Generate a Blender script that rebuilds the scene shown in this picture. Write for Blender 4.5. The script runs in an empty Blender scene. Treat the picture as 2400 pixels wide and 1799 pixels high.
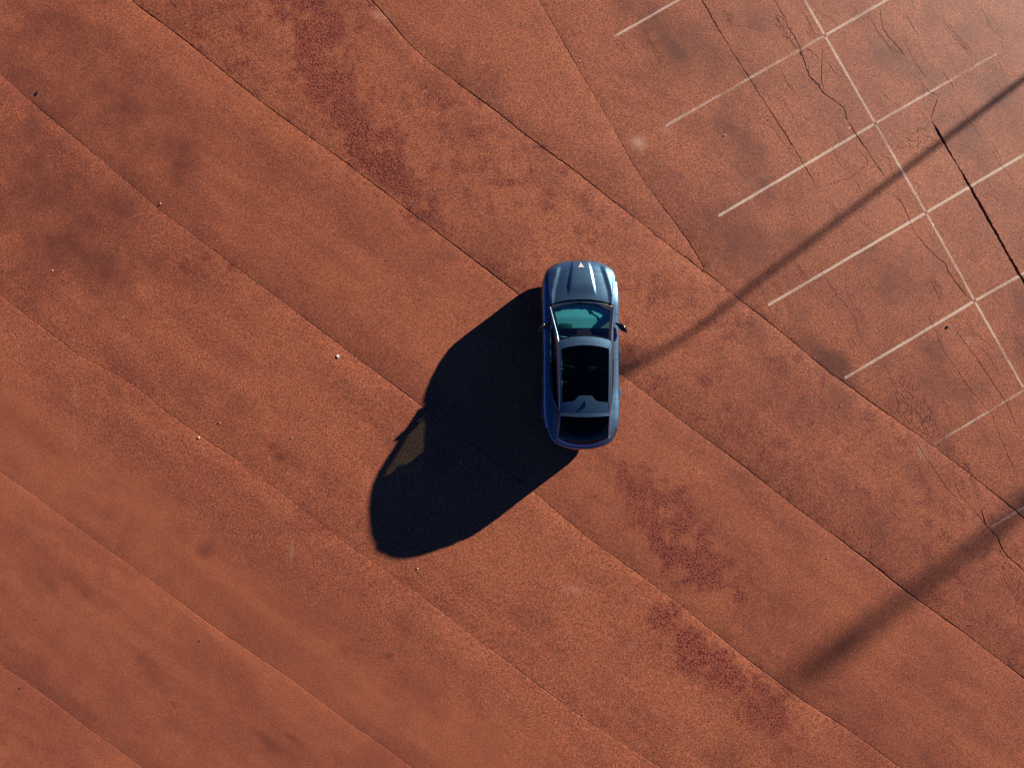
import bpy, bmesh, math, random
import numpy as np
from mathutils import Vector, Matrix
from mathutils.geometry import delaunay_2d_cdt

random.seed(7)
rng = np.random.default_rng(7)
SC = bpy.context.scene
COL = SC.collection

# ------------------------------------------------------------------ camera
SCALE = 0.0106           # metres on the ground per pixel of the 2400 px wide photograph
ALT = 14.0               # height of the drone
NADIR = (1150.0, 899.5)  # pixel straight below the drone
cam_d = bpy.data.cameras.new('camera')
cam_d.sensor_width = 36.0
cam_d.lens = 36.0 * ALT / (2400 * SCALE)
cam_d.shift_x = (1200 - NADIR[0]) / 2400
cam_d.clip_end = 5000
cam = bpy.data.objects.new('camera', cam_d)
cam.location = (0, 0, ALT)
COL.objects.link(cam)
SC.camera = cam

# ------------------------------------------------------------------ light
SUN_EL = math.radians(14.2)
SUN_H = Vector((0.796, 0.605, 0)).normalized()      # horizontal direction towards the sun
SUN_AZ = math.atan2(SUN_H.x, SUN_H.y)
world = bpy.data.worlds.new('World')
SC.world = world
world.use_nodes = True
wn = world.node_tree
sky = wn.nodes.new('ShaderNodeTexSky')
sky.sky_type = 'NISHITA'
sky.sun_disc = False
sky.sun_elevation = SUN_EL
sky.sun_rotation = SUN_AZ
sky.altitude = 2500
sky.air_density = 0.45
sky.dust_density = 0.15
sky.ozone_density = 8.0
bg = wn.nodes['Background']
bg.inputs['Strength'].default_value = 0.05
wn.links.new(sky.outputs['Color'], bg.inputs['Color'])
sun_d = bpy.data.lights.new('sun', 'SUN')
sun_d.energy = 5.0
sun_d.angle = math.radians(0.53)
sun_d.color = (1.0, 0.86, 0.70)
sun = bpy.data.objects.new('sun', sun_d)
sun.rotation_euler = (-(SUN_H * math.cos(SUN_EL) + Vector((0, 0, math.sin(SUN_EL))))).to_track_quat('-Z', 'Y').to_euler()
sun.location = (30, 23, 15)
COL.objects.link(sun)
SC.view_settings.view_transform = 'Standard'
SC.view_settings.look = 'None'
SC.view_settings.exposure = 1.45
SC.view_settings.gamma = 1.0
SC.view_settings.use_curve_mapping = False
SC.render.engine = 'CYCLES'
SC.cycles.max_bounces = 8
SC.cycles.transparent_max_bounces = 16

# ------------------------------------------------------------------ node helpers
class NT:
    def __init__(self, name):
        self.m = bpy.data.materials.new(name)
        self.m.use_nodes = True
        self.t = self.m.node_tree
        self.t.nodes.clear()
        self.out = self.t.nodes.new('ShaderNodeOutputMaterial')
        self._pos = None

    def n(self, typ, props=None, **ins):
        nd = self.t.nodes.new(typ)
        for k, v in (props or {}).items():
            setattr(nd, k, v)
        for k, v in ins.items():
            key = int(k[1:]) if k[0] == '_' and k[1:].isdigit() else k.replace('_', ' ')
            sock = nd.inputs[key]
            if hasattr(v, 'is_output') or isinstance(v, bpy.types.NodeSocket):
                self.t.links.new(v, sock)
            else:
                sock.default_value = v
        return nd

    def pos(self):
        if self._pos is None:
            self._pos = self.n('ShaderNodeTexCoord').outputs['Object']
        return self._pos

    def math(self, op, a, b=0.0, c=0.0, clamp=False):
        nd = self.n('ShaderNodeMath', {'operation': op, 'use_clamp': clamp}, _0=a, _1=b, _2=c)
        return nd.outputs[0]

    def noise(self, scale, detail=2.0, rough=0.5, vec=None, lac=2.0):
        return self.n('ShaderNodeTexNoise', None, Vector=vec or self.pos(), Scale=scale, Detail=detail, Roughness=rough, Lacunarity=lac).outputs['Fac']

    def ramp(self, fac, a, b, va=0.0, vb=1.0):
        return self.n('ShaderNodeMapRange', {'clamp': True, 'interpolation_type': 'SMOOTHSTEP'}, _0=fac, _1=a, _2=b, _3=va, _4=vb).outputs[0]

    def mix(self, fac, a, b, typ='MIX'):
        nd = self.t.nodes.new('ShaderNodeMix')
        nd.data_type = 'RGBA'
        nd.blend_type = typ
        for i, v in ((0, fac), (6, a), (7, b)):
            if isinstance(v, bpy.types.NodeSocket):
                self.t.links.new(v, nd.inputs[i])
            else:
                if i > 0 and len(v) == 3:
                    v = (*v, 1)
                nd.inputs[i].default_value = v
        return nd.outputs[2]

    def attr(self, name):
        return self.n('ShaderNodeAttribute', {'attribute_name': name}).outputs['Fac']

    def done(self, shader):
        self.t.links.new(shader, self.out.inputs['Surface'])
        return self.m

def simple(name, col, rough=0.5, metal=0.0, coat=0.0, spec=0.5, var=0.0, vscale=30.0):
    """procedural material with a little noise variation in colour and roughness"""
    t = NT(name)
    nz = t.noise(vscale, 3.0, 0.6)
    c = t.mix(t.ramp(nz, 0.3, 0.7), tuple(x * (1 - var) for x in col), tuple(min(1, x * (1 + var)) for x in col))
    r = t.ramp(nz, 0.3, 0.7, rough * 0.9, min(1, rough * 1.1))
    p = t.n('ShaderNodeBsdfPrincipled')
    t.t.links.new(c, p.inputs['Base Color'])
    t.t.links.new(r, p.inputs['Roughness'])
    p.inputs['Metallic'].default_value = metal
    p.inputs['Coat Weight'].default_value = coat
    p.inputs['Coat Roughness'].default_value = 0.04
    p.inputs['Specular IOR Level'].default_value = spec
    return t.done(p.outputs[0])

# ------------------------------------------------------------------ ground material
def ground_material(name, painted=False, far=False):
    t = NT(name)
    P = t.pos()
    fine = t.noise(26.0, 3.0, 0.85)
    vor = t.n('ShaderNodeTexVoronoi', {'feature': 'F1'}, Vector=P, Scale=48.0, Randomness=1.0)
    cell = t.n('ShaderNodeSeparateColor', None, _0=vor.outputs['Color'])
    if far:
        tone, blot, smooth = t.noise(0.6, 3.0), t.noise(1.3, 3.0), 0.2
    else:
        tone, blot = t.attr('tone'), t.attr('blot')
        stain_shade, coarse, smooth, crack, pale = (t.attr(k) for k in ('stain_shade', 'coarse', 'smooth', 'crack', 'pale'))
    # base tone
    c = t.mix(t.ramp(tone, 0.25, 0.75), (0.238, 0.0685, 0.0350), (0.300, 0.0905, 0.0430))
    c = t.mix(t.math('MULTIPLY', t.ramp(blot, 0.45, 0.80), 0.40), c, (0.190, 0.0490, 0.0290))
    # aggregate grains: each stone its own shade, a few pale, a few nearly black
    grain_amt = t.math('SUBTRACT', 1.0, t.math('MULTIPLY', smooth, 0.60))
    g = t.math('MULTIPLY', t.math('SUBTRACT', fine, 0.5), 3.5)
    g = t.math('ADD', g, t.math('MULTIPLY', t.math('SUBTRACT', cell.outputs[0], 0.5), 0.75))
    g = t.math('MULTIPLY', g, grain_amt)
    gm = t.math('MAXIMUM', t.math('ADD', 1.0, g), 0.15)
    c = t.mix(1.0, c, t.n('ShaderNodeCombineColor', None, _0=gm, _1=gm, _2=gm).outputs[0], 'MULTIPLY')
    c = t.mix(t.math('MULTIPLY', t.ramp(cell.outputs[1], 0.90, 1.0), t.math('MULTIPLY', grain_amt, 0.45)), c, (0.50, 0.26, 0.16))
    c = t.mix(t.math('MULTIPLY', t.ramp(cell.outputs[2], 0.88, 1.0), t.math('MULTIPLY', grain_amt, 0.6)), c, (0.080, 0.024, 0.021))
    if not far:
        # crumbled patches where the fines are gone: dark wine red with open pits
        pit = t.ramp(t.noise(22.0, 2.0, 0.8), 0.45, 0.55)
        cc = t.mix(pit, (0.235, 0.050, 0.032), (0.085, 0.010, 0.009))
        c = t.mix(t.math('MULTIPLY', coarse, t.math('ADD', 0.50, t.math('MULTIPLY', pit, 0.45))), c, cc)
        c = t.mix(stain_shade, c, (0.095, 0.026, 0.019))
        c = t.mix(t.math('MULTIPLY', pale, 0.75), c, (0.50, 0.31, 0.23))
    if painted:
        pa = t.attr('paint')
        w = t.math('ADD', t.math('MULTIPLY', t.noise(24.0, 4.0, 0.85), 1.4), t.math('MULTIPLY', t.attr('blot'), 0.38))
        k = t.ramp(t.math('SUBTRACT', t.math('ADD', pa, 0.46), w), 0.0, 0.60, 0.0, 0.90)
        pc = t.mix(fine, (0.42, 0.31, 0.24), (0.72, 0.60, 0.49))
        c = t.mix(k, c, pc)
    if not far:
        c = t.mix(t.ramp(crack, 0.05, 1.0, 0.0, 0.95), c, (0.016, 0.011, 0.011))
    # relief
    h = t.math('MULTIPLY', fine, grain_amt)
    if not far:
        h = t.math('ADD', h, t.math('MULTIPLY', t.math('MULTIPLY', pit, coarse), -0.9))
    b = t.n('ShaderNodeBump', None, Strength=0.7, Distance=0.006, Height=h)
    p = t.n('ShaderNodeBsdfPrincipled')
    t.t.links.new(c, p.inputs['Base Color'])
    p.inputs['Roughness'].default_value = 0.74
    p.inputs['Specular IOR Level'].default_value = 0.25
    t.t.links.new(b.outputs[0], p.inputs['Normal'])
    return t.done(p.outputs[0])

M_GROUND = ground_material('red_asphalt')
M_FAR = ground_material('red_asphalt_beyond', far=True)
M_LINE = ground_material('worn_white_line_paint', painted=True)

# ------------------------------------------------------------------ ground geometry
def px(u, v):
    return ((u - NADIR[0]) * SCALE, (NADIR[1] - v) * SCALE)

def z4(ox, oy, pts):      # points read in a four-up enlargement (x 2.764) whose corner is (ox, oy)
    return [(ox + a / 2.764, oy + b / 2.764) for a, b in pts]

_tabs = {}
def vnoise(x, y, seed):
    if seed not in _tabs:
        _tabs[seed] = np.random.default_rng(1000 + seed).random((256, 256))
    T = _tabs[seed]
    xi = np.floor(x).astype(int); yi = np.floor(y).astype(int)
    fx = x - xi; fy = y - yi
    fx = fx * fx * (3 - 2 * fx); fy = fy * fy * (3 - 2 * fy)
    a = T[xi & 255, yi & 255]; b = T[(xi + 1) & 255, yi & 255]
    c = T[xi & 255, (yi + 1) & 255]; d = T[(xi + 1) & 255, (yi + 1) & 255]
    return (a * (1 - fx) + b * fx) * (1 - fy) + (c * (1 - fx) + d * fx) * fy

def fbm(x, y, seed, octaves=4, gain=0.5):
    s = 0.0; amp = 1.0; tot = 0.0
    for k in range(octaves):
        s = s + amp * vnoise(x * 2 ** k + 17.3 * k, y * 2 ** k + 9.1 * k, seed + k)
        tot += amp; amp *= gain
    return s / tot

X0, X1, Y0, Y1 = -13.6, 14.7, -10.9, 10.9

SEAMS_PX = {   # from lower left to upper right; each crosses the whole photograph
 'I': [(-160, 1446), (0, 1560), (80, 1612), (188, 1695), (329, 1797), (560, 1960)],
 'H': [(-160, 990), (0, 1106), (120, 1190), (188, 1243), (347, 1356), (524, 1486), (680, 1590), (796, 1679), (880, 1735), (963, 1797), (1200, 1975)],
 'G': [(-160, 565), (0, 690), (61, 741), (119, 781), (184, 835), (253, 866), (315, 900), (365, 947), (470, 1022), (557, 1078), (644, 1143), (720, 1202), (796, 1263), (898, 1334), (959, 1374), (1031, 1431), (1172, 1538), (1306, 1638), (1400, 1706), (1545, 1797), (1800, 1975)],
 'F': [(-160, 60), (0, 174), (40, 210), (90, 253), (173, 322), (270, 402), (329, 452), (370, 490), (430, 532), (517, 600), (608, 665), (687, 727), (767, 784), (800, 812), (974, 940), (1110, 1043), (1259, 1157), (1304, 1200), (1400, 1276), (1498, 1345), (1600, 1421), (1740, 1536), (1889, 1648), (1947, 1681), (2023, 1735), (2110, 1797), (2350, 1975)],
 'A': [(160, -125), (307, 0), (355, 37), (410, 75), (465, 120), (545, 185), (620, 245), (700, 302), (800, 373), (941, 481), (1030, 548), (1095, 597), (1162, 647), (1209, 685), (1449, 869), (1600, 987), (1745, 1092), (1880, 1200), (1995, 1282), (2137, 1395), (2260, 1482), (2400, 1588), (2560, 1708)],
 'B': [(760, -125), (858, -15), (890, 22), (970, 116), (1050, 178), (1144, 246), (1238, 320), (1350, 402), (1484, 506), (1592, 593), (1660, 640), (1727, 696), (1770, 728), (1850, 793), (1940, 868), (2070, 962), (2187, 1042), (2269, 1106), (2378, 1193), (2420, 1232), (2560, 1345)],
 'C': [(1195, -125), (1265, 0), (1310, 80), (1386, 213), (1430, 282), (1480, 380), (1527, 449), (1590, 530), (1632, 590), (1652, 630)],
}
# (half width in m, depth in m, wander in m)
SEAM_SHAPE = {'I': (.007, .010, .006), 'H': (.008, .012, .006), 'G': (.010, .014, .018), 'F': (.011, .016, .015),
              'A': (.017, .030, .013), 'B': (.014, .024, .016), 'C': (.012, .018, .012)}
SEAM_ORDER = ['I', 'H', 'G', 'F', 'A', 'B', 'C']

def resample(pts, step):
    p = np.array(pts, float)
    d = np.r_[0, np.cumsum(np.hypot(*np.diff(p, axis=0).T))]
    n = max(2, int(d[-1] / step) + 1)
    s = np.linspace(0, d[-1], n)
    return np.c_[np.interp(s, d, p[:, 0]), np.interp(s, d, p[:, 1])], s

RIB = []     # (centre polyline, half widths, depths)
def ribbon(pts_px, hw, depth, wander, step=0.032, taper=True, seed=None, smooth_len=0.0):
    pts, s = resample([px(*p) for p in pts_px], step)
    n = len(pts)
    if smooth_len:
        m_ = int(smooth_len / step)
        ker = np.hanning(2 * m_ + 3)[1:-1]; ker /= ker.sum()
        ext = np.vstack([2 * pts[0] - pts[m_:0:-1], pts, 2 * pts[-1] - pts[-2:-m_ - 2:-1]])
        pts = np.c_[np.convolve(ext[:, 0], ker, 'valid'), np.convolve(ext[:, 1], ker, 'valid')]
    seed = rng.integers(1, 200) if seed is None else seed
    tg = np.gradient(pts, axis=0); tg /= np.maximum(np.hypot(tg[:, 0], tg[:, 1]), 1e-9)[:, None]
    nr = np.c_[-tg[:, 1], tg[:, 0]]
    o = np.full(n, float(seed) * 3.7)
    w = (fbm(s * 1.7, o, 40, 3, 0.65) - 0.5) * 2 * wander + (vnoise(s * 9, o, 44) - .5) * (wander * .8 + .008) + (vnoise(s * 23, o, 45) - .5) * (wander * .5 + .008)
    env = np.ones(n)
    if taper:
        m = min(0.35, s[-1] * 0.3)
        env = np.clip(np.minimum(s, s[-1] - s) / m, 0.12, 1)
    c = pts + nr * (w * np.minimum(1, env))[:, None]
    k = 0.36 + 1.25 * np.clip(fbm(s * 0.9, o, 47, 3, 0.6) * 1.9 - 0.45, 0, 1) + .5 * np.clip(vnoise(s * 11, o, 49) - .5, 0, 1)
    RIB.append((c, np.maximum(hw * .92 * k * env, .0032), depth * .75 * np.clip(k, .15, 1.2) * env))
    return c

SEAM_POLY = {}
for i, k in enumerate(SEAM_ORDER):
    hw, dp, wd = SEAM_SHAPE[k]
    SEAM_POLY[k] = ribbon(SEAMS_PX[k], hw, dp, wd * .6, 0.035, taper=False, seed=11 + i, smooth_len=.9)
# lane C runs into lane B: end it exactly on B
pb = SEAM_POLY['B']
j = np.argmin(np.hypot(*(pb - SEAM_POLY['C'][-1]).T))
SEAM_POLY['C'][-1] = pb[j]
RIB[-1][0][-1] = pb[j]

UR, LR, LL = (1600, 0), (1600, 600), (1600, 1200)
CRACKS = [   # (points in photograph pixels, half width, depth, wander)
 # wide open crack at the right edge
 ([(2183, 279), (2215, 336), (2273, 434), (2320, 520), (2365, 600), (2392, 647), (2430, 705)], .036, .05, .010),
 ([(2200, 224), (2183, 279)], .010, .015, .012),
 (z4(*UR, [(0, 0), (0, 0)]) and [(1612, -60), (1645, 0), (1700, 95), (1756, 182), (1780, 222), (1839, 311), (1875, 369), (1910, 430)], .012, .02, .012),
 (z4(*UR, [(560, -60), (610, 30), (660, 110), (680, 170), (720, 230), (760, 300), (800, 440), (830, 500), (880, 550), (910, 600), (980, 650), (1045, 700), (1065, 770), (1110, 850), (1140, 890), (1200, 980), (1240, 1050), (1270, 1090), (1330, 1180)]), .012, .02, .02),
 (z4(*UR, [(590, 60), (640, 180), (700, 260), (760, 330), (800, 440)]), .008, .012, .015),
 (z4(*UR, [(860, 250), (910, 330), (900, 420), (900, 520), (920, 600)]), .008, .012, .015),
 (z4(*UR, [(740, 30), (800, 110), (850, 210), (910, 260)]), .006, .01, .015),
 (z4(*UR, [(915, 10), (905, 120), (910, 200)]), .005, .008, .015),
 (z4(*UR, [(780, 300), (860, 350), (900, 400)]), .006, .010, .015),
 (z4(*UR, [(910, 360), (980, 460), (1040, 500)]), .006, .010, .015),
 (z4(*UR, [(1200, 70), (1250, 180), (1330, 290), (1380, 370)]), .005, .008, .02),
 (z4(*UR, [(1280, 20), (1280, 60), (1300, 190), (1350, 250), (1430, 340), (1460, 400)]), .009, .014, .02),
 (z4(*UR, [(1480, 370), (1530, 430), (1585, 510)]), .008, .012, .02),
 (z4(*UR, [(1440, 90), (1540, 240)]), .005, .008, .02),
 (z4(*UR, [(1640, 430), (1700, 490), (1745, 540), (1760, 610)]), .006, .010, .02),
 (z4(*UR, [(1560, 560), (1600, 595), (1650, 625), (1680, 600)]), .007, .010, .02),
 (z4(*UR, [(1335, 950), (1400, 920), (1470, 890), (1520, 860), (1560, 800), (1610, 770)]), .007, .010, .02),
 (z4(*UR, [(1550, 840), (1610, 890), (1665, 930), (1700, 940)]), .009, .012, .02),
 (z4(*UR, [(1440, 960), (1520, 950), (1600, 960), (1660, 940)]), .005, .008, .02),
 (z4(*UR, [(870, 1215), (940, 1200), (1010, 1180), (1100, 1140), (1200, 1070), (1190, 1020), (1100, 930)]), .006, .010, .03),
 (z4(*UR, [(1110, 1150), (1140, 1200), (1165, 1250)]), .006, .010, .015),
 (z4(*UR, [(1270, 1000), (1340, 1030), (1355, 1110), (1380, 1150)]), .007, .010, .015),
 (z4(*UR, [(960, 930), (1010, 1040), (1040, 1100)]), .005, .008, .015),
 (z4(*UR, [(720, 730), (800, 760), (850, 800)]), .007, .010, .015),
 (z4(*UR, [(790, 870), (900, 890), (960, 920)]), .007, .010, .015),
 (z4(*UR, [(620, 420), (680, 540), (760, 640)]), .005, .008, .02),
 (z4(*UR, [(1340, 1240), (1420, 1310), (1460, 1400), (1500, 1500), (1550, 1560), (1600, 1620), (1640, 1660), (1700, 1708), (1740, 1788), (1780, 1848), (1830, 1908), (1890, 1953)]), .011, .016, .02),
 (z4(*UR, [(1930, 1230), (2020, 1270), (2080, 1300), (2110, 1400)]), .005, .008, .02),
 (z4(*UR, [(1960, 120), (2020, 210), (2090, 260)]), .004, .007, .02),
 (z4(*LR, [(1740, 430), (1830, 560), (1930, 700), (2020, 830), (2100, 950), (2150, 1060), (2211, 1170)]), .006, .010, .03),
 (z4(*LR, [(1560, 340), (1640, 480), (1680, 600), (1760, 720), (1830, 820), (1960, 980), (2010, 1030), (2060, 1180), (2130, 1340), (2180, 1450)]), .007, .010, .03),
 (z4(*LR, [(1900, 560), (1980, 640), (2050, 760)]), .005, .008, .03),
 (z4(*LR, [(860, 0), (910, 110), (1000, 250), (1100, 380), (1160, 540), (1230, 620), (1290, 660)]), .005, .008, .03),
 (z4(*LR, [(1290, 660), (1350, 790), (1400, 880), (1480, 960), (1540, 1040), (1590, 1130), (1610, 1210)]), .007, .010, .025),
 (z4(*LR, [(1590, 130), (1640, 230), (1700, 350)]), .006, .009, .012),
 (z4(*LR, [(1470, 790), (1500, 860)]), .006, .009, .012),
 (z4(*LR, [(1660, 880), (1740, 1100), (1790, 1240), (1860, 1400), (1920, 1600), (1945, 1660)]), .006, .009, .012),
 (z4(*LR, [(1500, 1170), (1560, 1280), (1620, 1370), (1700, 1480), (1800, 1600), (1860, 1720)]), .008, .012, .025),
 (z4(*LR, [(1750, 1440), (1800, 1550), (1890, 1650)]), .006, .009, .02),
 (z4(*LR, [(1300, 1590), (1360, 1610), (1380, 1650)]), .006, .009, .02),
 (z4(*LR, [(1360, 1610), (1450, 1600), (1530, 1570)]), .005, .008, .02),
 (z4(*LR, [(2050, 1190), (2211, 1200), (2300, 1195)]), .006, .010, .006),
 (z4(*LR, [(1640, 1850), (1700, 1960)]), .005, .008, .02),
 (z4(*LL, [(1870, -40), (1900, 0), (1990, 110), (2040, 160), (2070, 240), (2110, 290), (2180, 350), (2260, 430)]), .013, .02, .02),
 (z4(*LL, [(1990, 110), (1960, 70), (1940, 0), (1925, -40)]), .014, .02, .01),
 (z4(*LL, [(2110, 230), (2130, 290)]), .008, .01, .02),
 (z4(*LL, [(1230, 200), (1210, 270), (1215, 320)]), .006, .009, .02),
 (z4(*LL, [(1370, 0), (1400, 50), (1390, 90)]), .005, .008, .02),
 (z4(*LL, [(2060, 330), (2140, 420), (2211, 500)]), .006, .009, .02),
 # small cracks elsewhere
 ([(1083, 1300), (1110, 1335), (1155, 1362)], .005, .008, .02),
 ([(1205, 1312), (1235, 1330), (1262, 1348)], .005, .008, .02),
 ([(1044, 1400), (1085, 1437), (1118, 1456)], .006, .009, .01),
 ([(1218, 1590), (1262, 1625), (1300, 1642)], .006, .009, .02),
 ([(604, 882), (665, 932), (720, 985), (796, 1047), (862, 1095)], .006, .008, .006),
 ([(611, 878), (672, 927), (727, 979), (803, 1041), (869, 1089)], .005, .007, .006),
 ([(405, 790), (430, 812), (465, 855)], .005, .007, .006),
 ([(220, -20), (217, 60), (212, 140)], .006, .008, .004),
 ([(49, 95), (46, 170)], .006, .008, .004), ([(40, 220), (33, 260), (25, 290)], .006, .008, .004),
 ([(68, 133), (78, 140), (90, 145)], .006, .008, .006),
 ([(412, 1008), (432, 1045), (463, 1106)], .012, .006, .004),
 ([(740, 1050), (785, 1044)], .005, .006, .003),
 ([(20, 768), (38, 790), (48, 808)], .018, .004, .006), ([(185, 1085), (192, 1097), (204, 1104), (214, 1108)], .008, .004, .004),
 ([(187, 1108), (189, 1080)], .008, .004, .004), ([(466, 1060), (474, 1074), (484, 1080)], .007, .004, .004),
 ([(1290, 1210), (1330, 1245)], .004, .006, .01), ([(968, 660), (1005, 690), (1068, 745)], .005, .007, .02), ([(1050, 706), (1072, 750)], .005, .007, .01),
 ([(1760, 985), (1745, 1025)], .004, .006, .01), ([(1935, 1060), (1975, 1052)], .004, .005, .004),
]
for c in CRACKS:
    ribbon(*c)

SCRATCH = [  # groups of parallel scrape marks: start, end, how many, spacing in px
 ((1430, 55), (1502, 162), 2, 6), ((1494, 46), (1562, 168), 2, 5), ((1120, 118), (1142, 158), 3, 8), ((1090, 236), (1110, 312), 2, 5),
 ((1115, 100), (1180, 205), 2, 14), ((1386, 522), (1410, 586), 2, 4), ((1488, 528), (1500, 552), 2, 5), ((1780, 608), (1840, 702), 3, 4), ((1858, 604), (1890, 656), 3, 4),
 ((1545, 655), (1575, 720), 3, 5), ((1553, 700), (1570, 730), 4, 4), ((2200, 38), (2292, 142), 3, 5), ((1698, 18), (1722, 64), 4, 4), ((1785, 255), (1882, 385), 3, 6),
 ((1662, 938), (1712, 1034), 2, 5), ((2085, 990), (2128, 1058), 4, 4), ((2134, 1072), (2172, 1132), 3, 4), ((1962, 1140), (2016, 1204), 3, 5), ((2010, 1196), (2046, 1268), 3, 7),
 ((1733, 1438), (1790, 1512), 3, 5), ((2190, 1698), (2288, 1802), 2, 5), ((2258, 1062), (2304, 1188), 3, 5), ((2340, 1320), (2410, 1440), 3, 7), ((1996, 905), (2010, 945), 3, 4),
 ((1640, 880), (1660, 925), 2, 5), ((1940, 470), (1975, 520), 3, 5), ((2060, 225), (2085, 275), 3, 6), ((1838, 690), (1858, 740), 3, 5), ((1985, 780), (2010, 830), 3, 5),
 ((2030, 640), (2062, 700), 2, 5), ((2180, 640), (2216, 705), 3, 4), ((2260, 740), (2300, 812), 2, 6), ((2205, 930), (2240, 1005), 2, 5), ((1815, 985), (1828, 1005), 3, 4),
 ((1240, 1050), (1262, 1090), 2, 5), ((1600, 1280), (1640, 1310), 2, 6), ((125, 735), (160, 785), 3, 7), ((22, 760), (70, 850), 2, 12), ((196, 735), (215, 760), 3, 6),
 ((1960, 1440), (2000, 1500), 2, 8), ((2240, 1340), (2262, 1380), 3, 5), ((1470, 1640), (1560, 1704), 2, 7), ((630, 1610), (720, 1690), 1, 5), ((600, 1560), (690, 1640), 1, 5),
 ((175, 1390), (260, 1465), 2, 9), ((1960, 300), (1990, 350), 3, 6), ((2320, 330), (2350, 390), 2, 8), ((1890, 60), (1905, 100), 3, 4),
]
for (a, b, n, sp) in SCRATCH:
    d = np.subtract(b, a) / np.hypot(*np.subtract(b, a))
    for i in range(n):
        o = (i - (n - 1) / 2) * sp
        e0, e1 = rng.uniform(-6, 12), rng.uniform(-12, 6)
        q0 = np.add(a, (-d[1] * o, d[0] * o)) + d * e0
        q1 = np.add(b, (-d[1] * o, d[0] * o)) + d * e1
        ribbon([q0, q1], .0048, .006, .004)

# short hairline cracks all over the worn bays on the right, most of them along the bays
for _ in range(95):
    u, v = rng.uniform(1560, 2400), rng.uniform(0, 1330)
    if v > (u - 1400) * .62 + 520 or (v > 300 and u < 1480 + v * .35):
        continue
    L, a = rng.uniform(25, 120), math.radians(rng.normal(60, 9) if rng.random() < .8 else rng.uniform(-40, 150))
    n = max(3, int(L / 18)); q = [(u, v)]
    for _k in range(n):
        a2 = a + rng.normal(0, .28)
        q.append((q[-1][0] + math.cos(a2) * L / n, q[-1][1] + math.sin(a2) * L / n))
    ribbon(q, rng.uniform(.003, .0055), .006, .008)
for _ in range(40):
    u, v = rng.uniform(0, 2400), rng.uniform(0, 1800)
    L, a = rng.uniform(15, 60), math.radians(rng.normal(40, 25))
    ribbon([(u, v), (u + math.cos(a) * L * .5, v + math.sin(a) * L * .5 + rng.normal(0, 4)), (u + math.cos(a) * L, v + math.sin(a) * L)], .003, .004, .008)

# a field of alligator cracking beside the last parking line
def alligator(u0, v0, length, width, ang, n):
    ca, sa = math.cos(ang), math.sin(ang)
    pts = []
    for _ in range(n * 30):
        q = (rng.uniform(-length, length), rng.uniform(-width, width))
        if all((q[0] - r[0]) ** 2 + ((q[1] - r[1])) ** 2 > (length * width / n) * 1.5 for r in pts):
            pts.append(q)
        if len(pts) >= n:
            break
    r = delaunay_2d_cdt([Vector(p) for p in pts], [], [], 0, 1e-4)
    V, F = r[0], r[2]
    cen = []
    for f in F:
        a, b, c = (V[i] for i in f)
        d = 2 * (a.x * (b.y - c.y) + b.x * (c.y - a.y) + c.x * (a.y - b.y))
        if abs(d) < 1e-6:
            cen.append(None); continue
        A, B, C_ = a.length_squared, b.length_squared, c.length_squared
        cen.append(((A * (b.y - c.y) + B * (c.y - a.y) + C_ * (a.y - b.y)) / d, (A * (c.x - b.x) + B * (a.x - c.x) + C_ * (b.x - a.x)) / d))
    em = {}
    for fi, f in enumerate(F):
        for a, b in ((f[0], f[1]), (f[1], f[2]), (f[2], f[0])):
            em.setdefault((min(a, b), max(a, b)), []).append(fi)
    for fs in em.values():
        if len(fs) == 2 and rng.random() < 0.85:
            p, q = cen[fs[0]], cen[fs[1]]
            if p is None or q is None:
                continue
            if all((x / length) ** 2 + (y / width) ** 2 < 1.2 for x, y in (p, q)):
                w = [(u0 + x * ca - y * sa, v0 + x * sa + y * ca) for x, y in (p, q)]
                if 6 < math.hypot(w[0][0] - w[1][0], w[0][1] - w[1][1]) < 60:
                    ribbon(w, .0062, .011, .008, taper=False)
alligator(2145, 955, 78, 36, math.radians(58), 62)
alligator(2135, 330, 46, 24, math.radians(-25), 18)
alligator(2360, 1330, 60, 26, math.radians(55), 26)
alligator(1850, 85, 60, 20, math.radians(60), 18)
alligator(1290, 1400, 45, 30, math.radians(70), 14)

# painted parking lines: start, end, width px, paint at start, paint at end
LINES = [
 ((1437, 87), (1680, -50), 7.5, .80, .75), ((1556, 297), (1934, 83), 8, .72, .62), ((1934, 83), (2170, -53), 8, .82, .9),
 ((1681, 508), (2052, 289), 8.5, .95, .9), ((2052, 289), (2340, 124), 7.5, .92, .62), ((1797, 717), (2171, 498), 8.5, .85, 1.0),
 ((2171, 498), (2440, 339), 8.5, .98, .85), ((1977, 888), (2285, 705), 8.5, .80, .98), ((2285, 705), (2440, 618), 8.5, .85, .8),
 ((2187, 1042), (2440, 890), 7.5, .66, .68), ((2050, 1119), (2140, 1070), 6, .38, .40), ((2320, 1236), (2440, 1166), 7, .62, .62),
 ((1840, -80), (1934, 83), 7, .80, .84), ((1934, 83), (2052, 289), 7, .84, .82), ((2052, 289), (2171, 498), 7, .82, .86),
 ((2171, 498), (2285, 705), 6.5, .82, .80), ((2285, 705), (2400, 910), 7, .82, .84),
]

in_pts, in_edges, in_kind, in_depth = [], [], [], []   # kind 0 plain, 1 groove edge, 2 groove centre
def addpoly(pts, kind, depth=None, close=False):
    b = len(in_pts)
    for i, p in enumerate(pts):
        in_pts.append((float(p[0]), float(p[1]))); in_kind.append(kind); in_depth.append(0.0 if depth is None else float(depth[i]))
    n = len(pts)
    in_edges.extend((b + i, b + i + 1) for i in range(n - 1))
    if close:
        in_edges.append((b + n - 1, b))

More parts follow.
